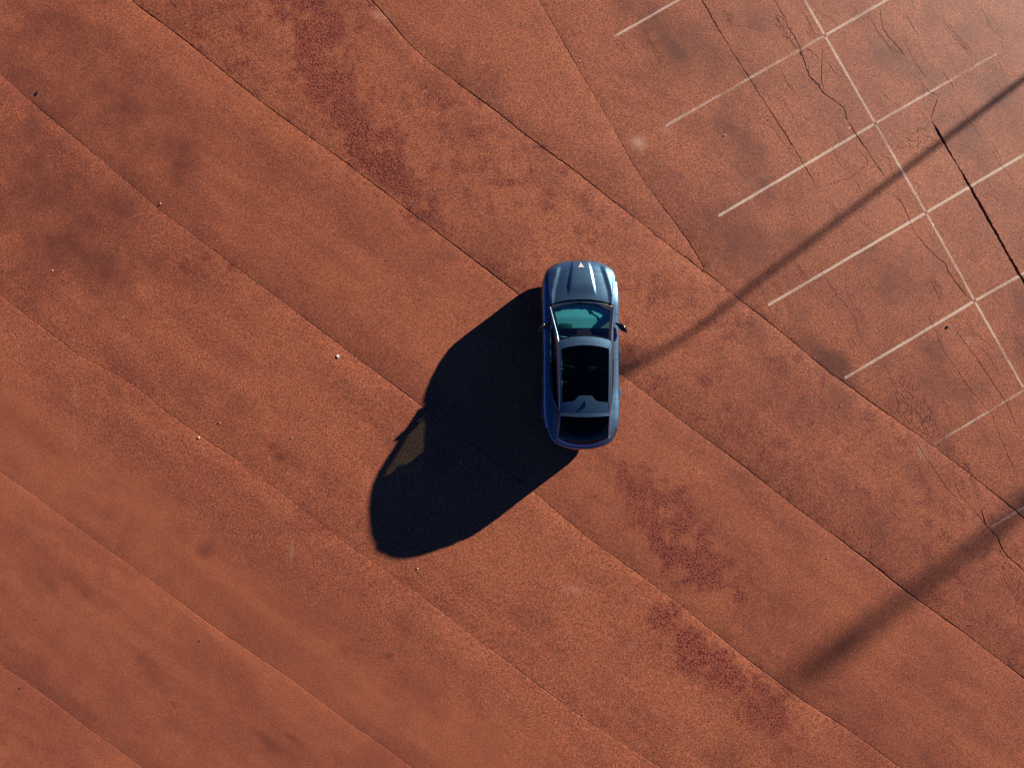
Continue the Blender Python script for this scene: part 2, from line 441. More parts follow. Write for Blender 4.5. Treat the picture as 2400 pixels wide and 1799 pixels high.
occupied = set()
all_c, all_h, all_d = [], [], []
for c, hw, dp in RIB:
    tg = np.gradient(c, axis=0); tg /= np.maximum(np.hypot(tg[:, 0], tg[:, 1]), 1e-9)[:, None]
    nr = np.c_[-tg[:, 1], tg[:, 0]]
    inside = (c[:, 0] > X0 + .02) & (c[:, 0] < X1 - .02) & (c[:, 1] > Y0 + .02) & (c[:, 1] < Y1 - .02)
    if not inside.any():
        continue
    idx = np.where(inside)[0]
    a, b = idx[0], idx[-1] + 1
    jl = hw * (1 + 0.35 * (rng.random(len(c)) - .5)); jr = hw * (1 + 0.35 * (rng.random(len(c)) - .5))
    addpoly((c + nr * jl[:, None])[a:b], 1); addpoly((c - nr * jr[:, None])[a:b], 1); addpoly(c[a:b], 2, dp[a:b])
    all_c.append(c[a:b]); all_h.append(hw[a:b]); all_d.append(dp[a:b])
    for q in c[a:b]:
        occupied.add((int(q[0] // .05), int(q[1] // .05)))
all_c = np.concatenate(all_c); all_h = np.concatenate(all_h); all_d = np.concatenate(all_d)

LINE_Q = []
for (a, b, w, p0, p1) in LINES:
    A, B = Vector(px(*a)), Vector(px(*b))
    d = (B - A).normalized(); nrm = Vector((-d.y, d.x)) * w * .76 * SCALE / 2
    sidx = len(LINE_Q)
    L = (B - A).length
    # stop 4 cm short of a crossing so that two lines never share a face
    A2 = A + d * .042; B2 = B - d * .042
    LINE_Q.append((A2, d, (B2 - A2).length, w * SCALE / 2, p0, p1))
    n = max(2, int(L / .12))
    up = [A2 + (B2 - A2) * (i / n) + nrm * rng.uniform(.88, 1.1) for i in range(n + 1)]
    dn = [A2 + (B2 - A2) * (i / n) - nrm * rng.uniform(.88, 1.1) for i in range(n + 1)]
    loop = [p for p in up + dn[::-1] if X0 + .03 < p.x < X1 - .03 and Y0 + .03 < p.y < Y1 - .03]
    addpoly(loop, 0, close=True)
    LINE_Q[-1] = LINE_Q[-1] + ([(p.x, p.y) for p in loop],)

# outer border and a jittered grid
bx = np.linspace(X0, X1, 120); by = np.linspace(Y0, Y1, 100)
addpoly([(x, Y0) for x in bx[:-1]] + [(X1, y) for y in by[:-1]] + [(x, Y1) for x in bx[::-1][:-1]] + [(X0, y) for y in by[::-1][:-1]], 0, close=True)
GS = 0.075
gx, gy = np.meshgrid(np.arange(X0 + GS / 2, X1 - .02, GS), np.arange(Y0 + GS / 2, Y1 - .02, GS))
gx = (gx + rng.uniform(-.25, .25, gx.shape) * GS).ravel(); gy = (gy + rng.uniform(-.25, .25, gy.shape) * GS).ravel()
for x, y in zip(gx, gy):
    i, k = int(x // .05), int(y // .05)
    if any((i + a, k + b) in occupied for a in (-1, 0, 1) for b in (-1, 0, 1)):
        continue
    in_pts.append((x, y)); in_kind.append(0); in_depth.append(0.0)

res = delaunay_2d_cdt([Vector(p) for p in in_pts], in_edges, [], 0, 1e-5, True)
GV = np.array([(v.x, v.y) for v in res[0]])
GF = np.array([f for f in res[2] if len(f) == 3], int)
NV = len(GV)
kind = np.zeros(NV, int); depth = np.zeros(NV)
for i, ids in enumerate(res[3]):
    if ids:
        kind[i] = max(in_kind[k] for k in ids); depth[i] = max(in_depth[k] for k in ids)
    else:
        kind[i] = -1
for i in np.where(kind == -1)[0]:
    d = np.hypot(all_c[:, 0] - GV[i, 0], all_c[:, 1] - GV[i, 1])
    near = d < all_h + .02
    if near.any():
        q = np.clip(1 - d[near] / np.maximum(all_h[near], .003), 0, 1) * all_d[near]
        depth[i] = q.max(); kind[i] = 2 if q.max() > .002 else 1

# smooth relief of the paving: every lane dips a little towards its joints
def seam_dist(x, y, k, side=False):
    P_ = SEAM_POLY[k]
    s = P_[:, 0] * .8 - P_[:, 1] * .6; n_ = P_[:, 0] * .6 + P_[:, 1] * .8
    o = np.argsort(s)
    sv = x * .8 - y * .6; nv = x * .6 + y * .8
    out = nv - np.interp(sv, s[o], n_[o])
    if k == 'C':
        out = np.where(sv > s.max(), 99.0, out)
    return out
gxv, gyv = GV[:, 0], GV[:, 1]
relief = (fbm(gxv * .35, gyv * .35, 3, 3) - .5) * .030 + (fbm(gxv * 1.1 + 5, gyv * 1.1, 8, 3) - .5) * .010
DIP = {'I': .009, 'H': .009, 'G': .007, 'F': .010, 'A': .012, 'B': .010, 'C': .009}
strip = np.zeros(NV, int)
for k in SEAM_ORDER:
    d = seam_dist(gxv, gyv, k)
    along = gxv * .8 - gyv * .6
    m = .55 + .9 * vnoise(along * .45, np.full(NV, ord(k) * 1.7), 70)
    wv = np.where(d > 0, .30, .20)
    relief -= 1.5 * DIP[k] * m * np.exp(-np.abs(d) / wv)
GZ = relief - depth
GZ -= .004

# stains and painted shade ---------------------------------------------------------------
def blob(u, v, ru, rv, ang, st):
    cx, cy = px(u, v)
    a = -math.radians(ang)
    dx, dy = gxv - cx, gyv - cy
    p = (dx * math.cos(a) + dy * math.sin(a)) / (ru * SCALE); q = (-dx * math.sin(a) + dy * math.cos(a)) / (rv * SCALE)
    return st * np.exp(-(p * p + q * q))
def path(pts, r, st):
    P_, _ = resample([px(*p) for p in pts], .25)
    d = np.full(NV, 1e9)
    for q in P_:
        d = np.minimum(d, np.hypot(gxv - q[0], gyv - q[1]))
    return st * np.exp(-(d / (r * SCALE)) ** 2)
stain_shade = np.zeros(NV)
for s in [(180, 170, 300, 150, 35, .75), (90, 560, 200, 150, 35, .62), (280, 470, 110, 55, 40, .8), (430, 370, 70, 45, 70, .75), (330, 265, 60, 40, 40, .45), (120, 430, 80, 60, 30, .55), (60, 320, 60, 60, 0, .45),  # the wide first blobs paint in the light falling off towards the upper left
          (250, 640, 150, 60, 25, .55), (350, 620, 50, 40, 0, .5), (480, 660, 90, 40, 30, .45), (590, 420, 60, 40, 40, .35), (200, 560, 90, 50, 40, .5), (40, 470, 60, 60, 0, .45),
          (300, 750, 60, 40, 30, .35), (450, 885, 55, 35, 20, .55), (560, 960, 80, 40, 40, .3), (210, 735, 25, 15, 50, .5), (640, 1047, 12, 8, 0, 1.2), (655, 1071, 12, 9, 0, 1.3), (270, 910, 30, 16, 60, .5), (210, 898, 22, 16, 0, .4),
          (1080, 135, 60, 35, 60, .5), (1180, 260, 35, 30, 0, .4), (1140, 360, 50, 60, 0, .3), (1280, 420, 60, 40, 40, .45), (1360, 470, 90, 35, 35, .35), (1200, 560, 70, 50, 30, .35),
          (1610, 110, 60, 40, 40, .45), (1700, 290, 90, 45, 60, .75), (1640, 420, 50, 40, 50, .35), (1780, 400, 90, 50, 60, .55), (1860, 430, 60, 30, 60, .35), (2080, 130, 60, 45, 50, .5), (1750, 540, 60, 30, 60, .3), (1870, 560, 60, 40, 40, .35), (2060, 650, 70, 45, 55, .65), (2130, 620, 60, 40, 50, .5),
          (1955, 840, 45, 28, 30, 1.0), (1965, 935, 40, 50, 0, .9), (1900, 800, 60, 25, 40, .6), (1800, 830, 60, 40, 40, .35), (2190, 880, 60, 35, 65, .65), (2280, 930, 60, 40, 40, .45), (2230, 800, 40, 60, 60, .4), (1780, 640, 40, 70, 30, .3),
          (2060, 1240, 45, 30, 60, .7), (2160, 1210, 40, 30, 0, .35), (1700, 1140, 60, 45, 30, .35), (1730, 1090, 70, 30, 40, .35), (2230, 1055, 14, 9, 0, .8), (2390, 1170, 50, 28, 30, .9), (2340, 1240, 60, 30, -30, .55),
          (1920, 1410, 18, 14, 40, .5), (1820, 1400, 30, 40, 40, .4), (1960, 1620, 30, 20, 30, .4), (2070, 1700, 40, 20, 40, .35), (2180, 1780, 60, 22, 40, .5), (2260, 1660, 50, 25, 40, .3), (1900, 1580, 16, 14, 0, .5),
          (480, 1290, 25, 30, 30, .65), (520, 1210, 12, 22, 10, .6), (100, 1370, 50, 40, 50, .55), (130, 1480, 90, 45, 40, .35), (340, 1560, 60, 25, 40, .35), (390, 1615, 40, 22, 30, .55), (690, 1730, 30, 9, 25, 1.0), (640, 1745, 50, 16, 35, .8), (610, 1720, 30, 10, 35, .6), (560, 1640, 40, 22, 30, .4), (390, 1700, 40, 20, 0, .4), (180, 1650, 50, 16, 40, .5), (200, 1395, 50, 12, 45, .4),
          (408, 1652, 10, 5, 45, 1.2), (912, 1534, 8, 6, 40, 1.4), (830, 1690, 60, 18, 36, .5), (690, 1480, 60, 30, 36, .4), (1060, 1560, 60, 30, 30, .3), (1460, 1540, 50, 30, 20, .4), (1260, 1440, 60, 30, 30, .35), (1500, 1720, 40, 20, 30, .5), (1690, 1770, 40, 40, 0, .5), (930, 1320, 20, 14, 0, .5), (840, 1220, 20, 16, 0, .5)]:
    stain_shade += blob(*s)
stain_shade += path([(1040, 170), (1150, 250), (1290, 365)], 26, .35) + path([(1700, 690), (1830, 790), (1940, 880), (1975, 930)], 30, .35)
stain_shade += path([(820, 400), (930, 490), (1060, 590)], 26, .45) + path([(470, 560), (560, 640), (690, 740)], 34, .4)
stain_shade += .45 * np.clip(fbm(gxv * .5 + 3, gyv * .5, 90, 4) * 2 - 1.05, 0, 1)
for k, am in (('A', .32), ('F', .28), ('G', .20), ('H', .26), ('I', .30), ('B', .20), ('C', .14)):   # dirt, plus painted shade of the edge dipping away from the sun
    d = seam_dist(gxv, gyv, k)
    along = gxv * .8 - gyv * .6
    m = np.clip(vnoise(along * .6, np.full(NV, ord(k) * 2.3), 75) * 1.6 - .2, 0, 1.2)
    stain_shade += np.where(d > 0, am * m * np.exp(-np.abs(d) / .22), 0)
coarse = path([(680, -60), (720, 60), (740, 130), (790, 230), (850, 315), (905, 375)], 72, .95) + path([(800, 60), (860, 40)], 50, .55) \
    + path([(905, 375), (960, 470), (1010, 530)], 45, .55) + path([(1485, 1130), (1530, 1210), (1570, 1290), (1625, 1330)], 48, .95) \
    + path([(1590, 1160), (1680, 1340), (1730, 1375)], 42, .6) + path([(1570, 1460), (1640, 1540), (1720, 1620), (1850, 1700)], 50, .8) \
    + path([(1660, 1560), (1760, 1580), (1800, 1640)], 40, .7) + path([(420, 610), (560, 640)], 40, .35) + path([(1590, 1440), (1600, 1500)], 40, .5)
coarse = np.clip(coarse, 0, 1)
coarse = np.maximum(coarse, .25 * np.clip((seam_dist(gxv, gyv, 'A') > 0) * (seam_dist(gxv, gyv, 'B') < 0), 0, 1))
dG = seam_dist(gxv, gyv, 'G')
smooth = np.clip((-dG - .9 + (fbm(gxv * .6, gyv * .6, 55, 3) - .5) * 1.6) / 1.2, 0, 1)
smooth = np.maximum(smooth, .35 * ((seam_dist(gxv, gyv, 'A') < 0) & (seam_dist(gxv, gyv, 'F') > 0)))
pale = blob(1495, 333, 13, 13, 0, .8) + blob(1560, 305, 16, 8, 0, .35) + blob(1506, 340, 10, 12, 0, .4) + blob(890, 36, 18, 7, 20, .6) + blob(1345, 1382, 24, 10, 20, .3) + blob(1480, 1515, 10, 6, 0, .35) + blob(176, 920, 4, 26, 0, .25) + blob(176, 1010, 3, 40, 0, .12) \
    + blob(2160, 1060, 6, 22, -30, .45) + blob(2270, 803, 6, 7, 0, .5) + blob(2025, 716, 3, 3, 0, .4) + blob(683, 1290, 4, 24, 0, .3) + blob(1440, 1200, 14, 8, 0, .15)
crackA = np.where(kind == 2, np.clip(depth / .012, .30, 1.0), 0.0)
# low-frequency variation of the surface, one value per vertex
tone = fbm((gxv * .8 - gyv * .6) * .14 + 40, (gxv * .6 + gyv * .8) * .9, 120, 5, .65) * .75 + fbm(gxv * 1.4, gyv * 1.4, 130, 4, .6) * .25
tone = .60 + (tone - .5) * 1.8
for i_, k in enumerate(SEAM_ORDER):
    tone += np.where(seam_dist(gxv, gyv, k) > 0, (-.12, .06, .02, -.04, .06, .10, -.04)[i_], 0)  # lanes differ in tone; right strips also raised to paint in brighter light
blot = .5 + (fbm((gxv * .8 - gyv * .6) * .7 + 9, (gxv * .6 + gyv * .8) * 1.5, 140, 5, .66) - .5) * 1.6
# worn wheel bands running through the parking bays, across the painted lines
acr = gxv * .866 + gyv * .5; alg = gxv * .5 - gyv * .866
band = fbm(acr * 1.15 + 3, alg * .22, 170, 4, .6) * .7 + fbm(acr * 3.1, alg * .35 + 8, 176, 3, .6) * .3
stain_shade += np.where(seam_dist(gxv, gyv, 'B') > 0, .85 * np.clip(band * 2.4 - 1.05, 0, 1) * np.clip((acr - 3.2) / 2.5, 0, 1), 0)
blot += np.where(seam_dist(gxv, gyv, 'B') > 0, .25 * (band - .5) * np.clip((acr - 3.2) / 2.5, 0, 1), 0)
ss = fbm(gxv * 2.2, gyv * 2.2, 150, 4, .65) - .5
stain_shade = np.clip((stain_shade + ss * 1.3 - .22) / 1.15, 0, 1) * .78
cs = fbm(gxv * 3.4, gyv * 3.4, 160, 4, .75) - .5
coarse = np.clip((coarse + cs * 2.6 - .38) / .5, 0, 1) * np.clip((coarse - .06) / .2, 0, 1)

# which strip / painted line does a face belong to
cen = GV[GF].mean(axis=1)
face_strip = np.zeros(len(GF), int)
for k in SEAM_ORDER:
    face_strip += (seam_dist(cen[:, 0], cen[:, 1], k) > 0) & True
# C has no extent beyond its junction: faces there stay in the strip above B
sC = SEAM_POLY['C'][:, 0] * .8 - SEAM_POLY['C'][:, 1] * .6
face_line = np.full(len(GF), -1)
paint = np.zeros(NV)
def in_poly(x, y, poly):
    r = np.zeros(len(x), bool)
    n = len(poly)
    for i in range(n):
        x1, y1 = poly[i]; x2, y2 = poly[(i + 1) % n]
        c = (y1 > y) != (y2 > y)
        r ^= c & (x < (x2 - x1) * (y - y1) / (y2 - y1 + 1e-12) + x1)
    return r
for li, (A2, d, L, hwid, p0, p1, loop) in enumerate(LINE_Q):
    s = (cen[:, 0] - A2.x) * d.x + (cen[:, 1] - A2.y) * d.y
    n_ = -(cen[:, 0] - A2.x) * d.y + (cen[:, 1] - A2.y) * d.x
    cand = np.where((s > -.1) & (s < L + .1) & (np.abs(n_) < .12))[0]
    ok = cand[in_poly(cen[cand, 0], cen[cand, 1], loop)]
    face_line[ok] = li
    vi = np.unique(GF[ok])
    sv = ((GV[vi, 0] - A2.x) * d.x + (GV[vi, 1] - A2.y) * d.y) / L
    paint[vi] = p0 + (p1 - p0) * np.clip(sv, 0, 1)

def link(o, parent=None):
    COL.objects.link(o)
    if parent is not None:
        o.parent = parent
    return o

def np_mesh(name, V, F, mat, attrs=None, flat=None):
    me = bpy.data.meshes.new(name)
    nv, nf = len(V), len(F)
    me.vertices.add(nv); me.vertices.foreach_set('co', np.asarray(V, np.float32).ravel())
    me.loops.add(nf * 3); me.polygons.add(nf)
    me.loops.foreach_set('vertex_index', np.asarray(F, np.int32).ravel())
    me.polygons.foreach_set('loop_start', np.arange(0, nf * 3, 3, dtype=np.int32))
    me.update(calc_edges=True)
    me.polygons.foreach_set('use_smooth', np.ones(nf, bool) if flat is None else ~flat)
    for k, a in (attrs or {}).items():
        at = me.attributes.new(k, 'FLOAT', 'POINT')
        at.data.foreach_set('value', np.asarray(a, np.float32))
    me.materials.append(mat)
    me.validate()
    return me

def sub_mesh(name, mask, mat):
    F = GF[mask]
    flat = (kind[F] == 2).any(axis=1)
    Fk = F + np.where(flat, NV, 0)[:, None]          # groove walls get vertices of their own: a crisp edge
    ids, inv = np.unique(Fk, return_inverse=True)
    F2 = inv.reshape(F.shape)
    ids = ids % NV
    V = np.c_[GV[ids], GZ[ids]]
    a = GV[F[:, 0]]; b = GV[F[:, 1]]; c = GV[F[:, 2]]
    area = (b[:, 0] - a[:, 0]) * (c[:, 1] - a[:, 1]) - (b[:, 1] - a[:, 1]) * (c[:, 0] - a[:, 0])
    F2[area < 0] = F2[area < 0][:, ::-1]
    at = dict(stain_shade=stain_shade[ids], coarse=coarse[ids], smooth=smooth[ids], crack=crackA[ids], paint=paint[ids], pale=np.clip(pale, 0, 1)[ids], tone=tone[ids], blot=blot[ids])
    return np_mesh(name, V, F2, mat, at, flat)

# the open ground beyond the frame, one sheet out to the horizon, and the paving strips that fill its middle
R = 1800.0
gm = bmesh.new()
rr = [(X0, X1, Y0, Y1), (-60, 60, -50, 50), (-400, 400, -400, 400), (-R, R, -R, R)]
rings = []
for (a, b, c, d) in rr:
    loop = []
    for i in range(8): loop.append((a + (b - a) * i / 8, c))
    for i in range(8): loop.append((b, c + (d - c) * i / 8))
    for i in range(8): loop.append((b - (b - a) * i / 8, d))
    for i in range(8): loop.append((a, d - (d - c) * i / 8))
    rings.append([gm.verts.new((x, y, -0.012)) for x, y in loop])
for q in range(3):
    for i in range(32):
        gm.faces.new((rings[q][i], rings[q + 1][i], rings[q + 1][(i + 1) % 32], rings[q][(i + 1) % 32]))
gme = bpy.data.meshes.new('ground'); gm.normal_update(); gm.to_mesh(gme); gm.free()
gme.materials.append(M_FAR)
ground = link(bpy.data.objects.new('ground', gme))
ground['kind'] = 'structure'
ground['label'] = 'rust red asphalt parking ground laid in diagonal strips'
for si in range(len(SEAM_ORDER) + 1):
    mask = (face_strip == si) & (face_line < 0)
    if mask.any():
        link(bpy.data.objects.new('asphalt_strip', sub_mesh('asphalt_strip', mask, M_GROUND)), ground)
for li in range(len(LINES)):
    mask = face_line == li
    if mask.any():
        link(bpy.data.objects.new('painted_line', sub_mesh('painted_line', mask, M_LINE)), ground)

def tag(o, label, cat, group=None):
    o['label'] = label; o['category'] = cat
    if group:
        o['group'] = group
    return o

# ------------------------------------------------------------------ car materials
def paint_material():
    t = NT('petrol_blue_metallic_paint')
    dust = t.noise(60.0, 3.0, 0.7)
    film = t.noise(3.0, 4.0, 0.6)
    v = t.n('ShaderNodeTexVoronoi', {'feature': 'F1'}, Vector=t.pos(), Scale=26.0, Randomness=1.0)
    sp = t.n('ShaderNodeSeparateColor', None, _0=v.outputs['Color'])
    spot = t.math('MULTIPLY', t.math('LESS_THAN', v.outputs['Distance'], 0.22), t.math('GREATER_THAN', sp.outputs[0], 0.86))
    c = t.mix(film, (0.084, 0.178, 0.275), (0.098, 0.198, 0.300))
    d = t.math('MULTIPLY', t.ramp(dust, 0.5, 0.75), 0.10)
    c = t.mix(d, c, (0.22, 0.20, 0.18))
    c = t.mix(t.math('MULTIPLY', spot, 0.5), c, (0.42, 0.42, 0.40))
    p = t.n('ShaderNodeBsdfPrincipled')
    t.t.links.new(c, p.inputs['Base Color'])
    p.inputs['Metallic'].default_value = 0.92
    t.t.links.new(t.ramp(dust, 0.2, 0.8, 0.33, 0.43), p.inputs['Roughness'])
    p.inputs['Coat Weight'].default_value = 0.9
    t.t.links.new(t.ramp(dust, 0.4, 0.8, 0.04, 0.14), p.inputs['Coat Roughness'])
    return t.done(p.outputs[0])

def glass_material(name, tint, refl=1.0, rough=0.01):
    t = NT(name)
    # the pane is two parallel faces in air: the inner face reflects like the outer one
    back = t.n('ShaderNodeNewGeometry').outputs['Backfacing']
    fr = t.n('ShaderNodeFresnel', None, IOR=t.math('ADD', 1.45, t.math('MULTIPLY', back, 1 / 1.45 - 1.45))).outputs[0]
    film = t.noise(5.0, 3.0, 0.6)
    tr = t.n('ShaderNodeBsdfTransparent', None, Color=(*tint, 1))
    gl = t.n('ShaderNodeBsdfGlossy', None, Color=(refl, refl, refl, 1), Roughness=rough)
    t.t.links.new(t.ramp(film, 0.3, 0.8, rough, rough + 0.03), gl.inputs['Roughness'])
    m = t.n('ShaderNodeMixShader', None, _0=fr, _1=tr.outputs[0], _2=gl.outputs[0])
    return t.done(m.outputs[0])

M_PAINT = paint_material()
M_WIND = glass_material('green_tinted_windscreen', (0.60, 0.95, 0.97))
M_FWIN = glass_material('lightly_tinted_side_glass', (0.66, 0.60, 0.54))
M_PRIV = glass_material('dark_privacy_glass', (0.13, 0.14, 0.16), 0.55)
M_ROOFG = glass_material('black_roof_glass', (0.17, 0.24, 0.25), 0.8)
M_BLACK = simple('gloss_black_trim', (0.006, 0.007, 0.009), 0.12, 0.0, 0.6)
M_PLAST = simple('dull_black_plastic', (0.014, 0.015, 0.017), 0.55, var=.2)
M_INNER = simple('black_inner_shell', (0.008, 0.009, 0.010), 0.8, var=.2)
M_RUBBER = simple('tyre_rubber', (0.016, 0.016, 0.017), 0.8, var=.25)
M_RIM = simple('grey_alloy', (0.20, 0.205, 0.22), 0.3, 0.9)
M_CHROME = simple('satin_chrome', (0.62, 0.62, 0.64), 0.16, 1.0)
M_COPPER = simple('copper_emblem', (0.85, 0.60, 0.48), 0.45, 0.35)
M_DASH = simple('grey_dashboard', (0.28, 0.29, 0.29), 0.65, var=.1)
M_SEAT = simple('charcoal_seat_cloth', (0.13, 0.15, 0.13), 0.8, var=.3, vscale=14)
M_LIGHT = simple('headlight_lens', (0.035, 0.04, 0.045), 0.10, 0.3, 1.0)
M_RED = simple('red_tail_lamp', (0.014, 0.002, 0.003), 0.1, 0.0, 1.0)

# ------------------------------------------------------------------ car helpers
CAR = bpy.data.objects.new('car', None)
CAR.location = (2.106, 0.692, 0.0)
CAR.empty_display_size = 0.5
link(CAR)
tag(CAR, 'dark blue crossover car with black glass roof parked on the red asphalt', 'car')

def spl(xs, ys):
    """smooth interpolation through points, xs in any order"""
    o = np.argsort(xs); xs = np.array(xs, float)[o]; ys = np.array(ys, float)[o]
    h = np.diff(xs); d = np.diff(ys) / h
    m = np.zeros(len(xs)); m[0] = d[0]; m[-1] = d[-1]
    for i in range(1, len(xs) - 1):
        m[i] = 0 if d[i - 1] * d[i] <= 0 else 2 * d[i - 1] * d[i] / (d[i - 1] + d[i])
    def f(x):
        x = np.clip(np.asarray(x, float), xs[0], xs[-1])
        i = np.clip(np.searchsorted(xs, x) - 1, 0, len(h) - 1)
        t_ = (x - xs[i]) / h[i]
        return ((2 * t_**3 - 3 * t_**2 + 1) * ys[i] + (t_**3 - 2 * t_**2 + t_) * h[i] * m[i]
                + (-2 * t_**3 + 3 * t_**2) * ys[i + 1] + (t_**3 - t_**2) * h[i] * m[i + 1])
    return f

def mesh_obj(name, V, F, mat, parent=None, smooth=True, label=None, auto=None):
    me = bpy.data.meshes.new(name)
    me.from_pydata([tuple(map(float, v)) for v in V], [], F)
    me.materials.append(mat)
    bm = bmesh.new(); bm.from_mesh(me)
    bmesh.ops.remove_doubles(bm, verts=bm.verts, dist=1e-5)
    bmesh.ops.recalc_face_normals(bm, faces=bm.faces)
    if smooth:
        for f in bm.faces: f.smooth = True
        for e in bm.edges:
            if len(e.link_faces) == 2 and e.calc_face_angle(0) > math.radians(auto or 38):
                e.smooth = False
    bm.to_mesh(me); bm.free()
    o = link(bpy.data.objects.new(name, me), parent if parent is not None else CAR)
    if label:
        o['label'] = label
    return o

def sheet(name, G, mat, thick=0.012, up=(0, 0, 1), parent=None, label=None, mask=None):
    """a curved panel from a grid of points, given thickness so that it is never paper thin"""
    G = np.asarray(G, float)
    nu, nv = G.shape[:2]
    du = np.gradient(G, axis=0); dv = np.gradient(G, axis=1)
    N_ = np.cross(du, dv); N_ /= np.maximum(np.linalg.norm(N_, axis=2), 1e-9)[..., None]
    if (N_ @ np.array(up)).mean() < 0:
        N_ = -N_
    B = G - N_ * thick
    V = list(G.reshape(-1, 3)) + list(B.reshape(-1, 3))
    off = nu * nv
    ok = np.ones((nu - 1, nv - 1), bool) if mask is None else mask
    F = []
    def q(i, j): return i * nv + j
    for i in range(nu - 1):
        for j in range(nv - 1):
            if not ok[i, j]:
                continue
            a, b, c, d = q(i, j), q(i + 1, j), q(i + 1, j + 1), q(i, j + 1)
            F.append((a, b, c, d)); F.append((off + d, off + c, off + b, off + a))
            for (i2, j2, e) in ((i - 1, j, (d, a)), (i + 1, j, (b, c)), (i, j - 1, (a, b)), (i, j + 1, (c, d))):
                if not (0 <= i2 < nu - 1 and 0 <= j2 < nv - 1 and ok[i2, j2]):
                    F.append((e[0], e[1], off + e[1], off + e[0]))
    used = sorted({k for f in F for k in f}); mp = {k: i for i, k in enumerate(used)}
    return mesh_obj(name, [V[k] for k in used], [tuple(mp[k] for k in f) for f in F], mat, parent, label=label)

def coons(c0, c1, d0, d1, nu, nv):
    """c0, c1: curves along u at v=0 and v=1; d0, d1: curves along v at u=0 and u=1 (arrays of points)"""
    def rs(c, n):
        c = np.asarray(c, float)
        s = np.r_[0, np.cumsum(np.linalg.norm(np.diff(c, axis=0), axis=1))]; s /= s[-1]
        tt = np.linspace(0, 1, n)
        return np.stack([np.interp(tt, s, c[:, k]) for k in range(c.shape[1])], 1)
    c0, c1, d0, d1 = rs(c0, nu), rs(c1, nu), rs(d0, nv), rs(d1, nv)
    u = np.linspace(0, 1, nu)[:, None, None]; v = np.linspace(0, 1, nv)[None, :, None]
    return ((1 - v) * c0[:, None] + v * c1[:, None] + (1 - u) * d0[None] + u * d1[None]
            - ((1 - u) * (1 - v) * c0[0] + u * (1 - v) * c0[-1] + (1 - u) * v * c1[0] + u * v * c1[-1]))

def rbox(name, c, s, r, mat, parent=None, seg=3, rot=(0, 0, 0), taper=1.0, label=None):
    bm = bmesh.new()
    bmesh.ops.create_cube(bm, size=1.0)
    for v in bm.verts:
        k = taper if v.co.z > 0 else 1.0
        v.co = Vector((v.co.x * s[0] * k, v.co.y * s[1] * k, v.co.z * s[2]))
    bmesh.ops.bevel(bm, geom=list(bm.edges), offset=r, segments=seg, affect='EDGES', profile=.5)
    from mathutils import Euler
    bm.transform(Matrix.Translation(c) @ Euler(rot).to_matrix().to_4x4())
    for f in bm.faces: f.smooth = True
    me = bpy.data.meshes.new(name); bm.to_mesh(me); bm.free(); me.materials.append(mat)
    o = link(bpy.data.objects.new(name, me), parent if parent is not None else CAR)
    if label: o['label'] = label
    return o

def tube(name, pts, r, mat, parent=None, n=8, caps=True):
    P_ = [Vector(p) for p in pts]
    rs_ = r if hasattr(r, '__len__') else [r] * len(P_)
    V, F = [], []
    for i, p in enumerate(P_):
        t_ = (P_[min(i + 1, len(P_) - 1)] - P_[max(i - 1, 0)]).normalized()
        a = t_.orthogonal().normalized() if i == 0 else (a - t_ * a.dot(t_)).normalized()
        b = t_.cross(a)
        for k in range(n):
            an = 2 * math.pi * k / n
            V.append(p + (a * math.cos(an) + b * math.sin(an)) * rs_[i])
    for i in range(len(P_) - 1):
        for k in range(n):
            F.append((i * n + k, i * n + (k + 1) % n, (i + 1) * n + (k + 1) % n, (i + 1) * n + k))
    if caps:
        F.append(tuple(range(n))[::-1]); F.append(tuple((len(P_) - 1) * n + k for k in range(n)))
    return mesh_obj(name, V, F, mat, parent)

# ------------------------------------------------------------------ car shape
OUT = np.array([(0, 2.235), (.14, 2.232), (.27, 2.222), (.44, 2.190), (.60, 2.132), (.70, 2.075), (.78, 2.005), (.835, 1.90), (.868, 1.78), (.893, 1.6), (.907, 1.34), (.908, 1.0), (.903, .5), (.903, -.2),
                (.908, -.8), (.914, -1.17), (.908, -1.40), (.886, -1.58), (.850, -1.74), (.795, -1.89), (.70, -2.03), (.55, -2.125), (.38, -2.182), (.2, -2.218), (0, -2.228)])
def catmull(P_, n=16):
    P_ = np.vstack([2 * P_[0] - P_[1], P_, 2 * P_[-1] - P_[-2]])
    P_[0] = (-P_[2][0], P_[2][1]); P_[-1] = (-P_[-3][0], P_[-3][1])
    out = []
    for i in range(1, len(P_) - 2):
        for k in range(n):
            t_ = k / n
            out.append(.5 * ((2 * P_[i]) + (-P_[i - 1] + P_[i + 1]) * t_ + (2 * P_[i - 1] - 5 * P_[i] + 4 * P_[i + 1] - P_[i + 2]) * t_**2 + (-P_[i - 1] + 3 * P_[i] - 3 * P_[i + 1] + P_[i + 2]) * t_**3))
    out.append(P_[-2])
    return np.array(out)
OC = catmull(OUT)
ON = np.gradient(OC, axis=0); ON = np.c_[-ON[:, 1], ON[:, 0]]; ON /= np.hypot(ON[:, 0], ON[:, 1])[:, None]
if ON[len(ON) // 2, 0] < 0: ON = -ON
OS = np.r_[0, np.cumsum(np.hypot(*np.diff(OC, axis=0).T))]
OS /= OS[-1]
def out_at(t_):        # t in [-1, 1]: negative = left side
    s = np.abs(t_); sg = np.where(np.asarray(t_) < 0, -1.0, 1.0)
    x = np.interp(s, OS, OC[:, 0]); y = np.interp(s, OS, OC[:, 1]); nx = np.interp(s, OS, ON[:, 0]); ny = np.interp(s, OS, ON[:, 1])
    return x * sg, y, nx * sg, ny
def t_of_y(y):
    return float(np.interp(-y, -OC[:, 1], OS))
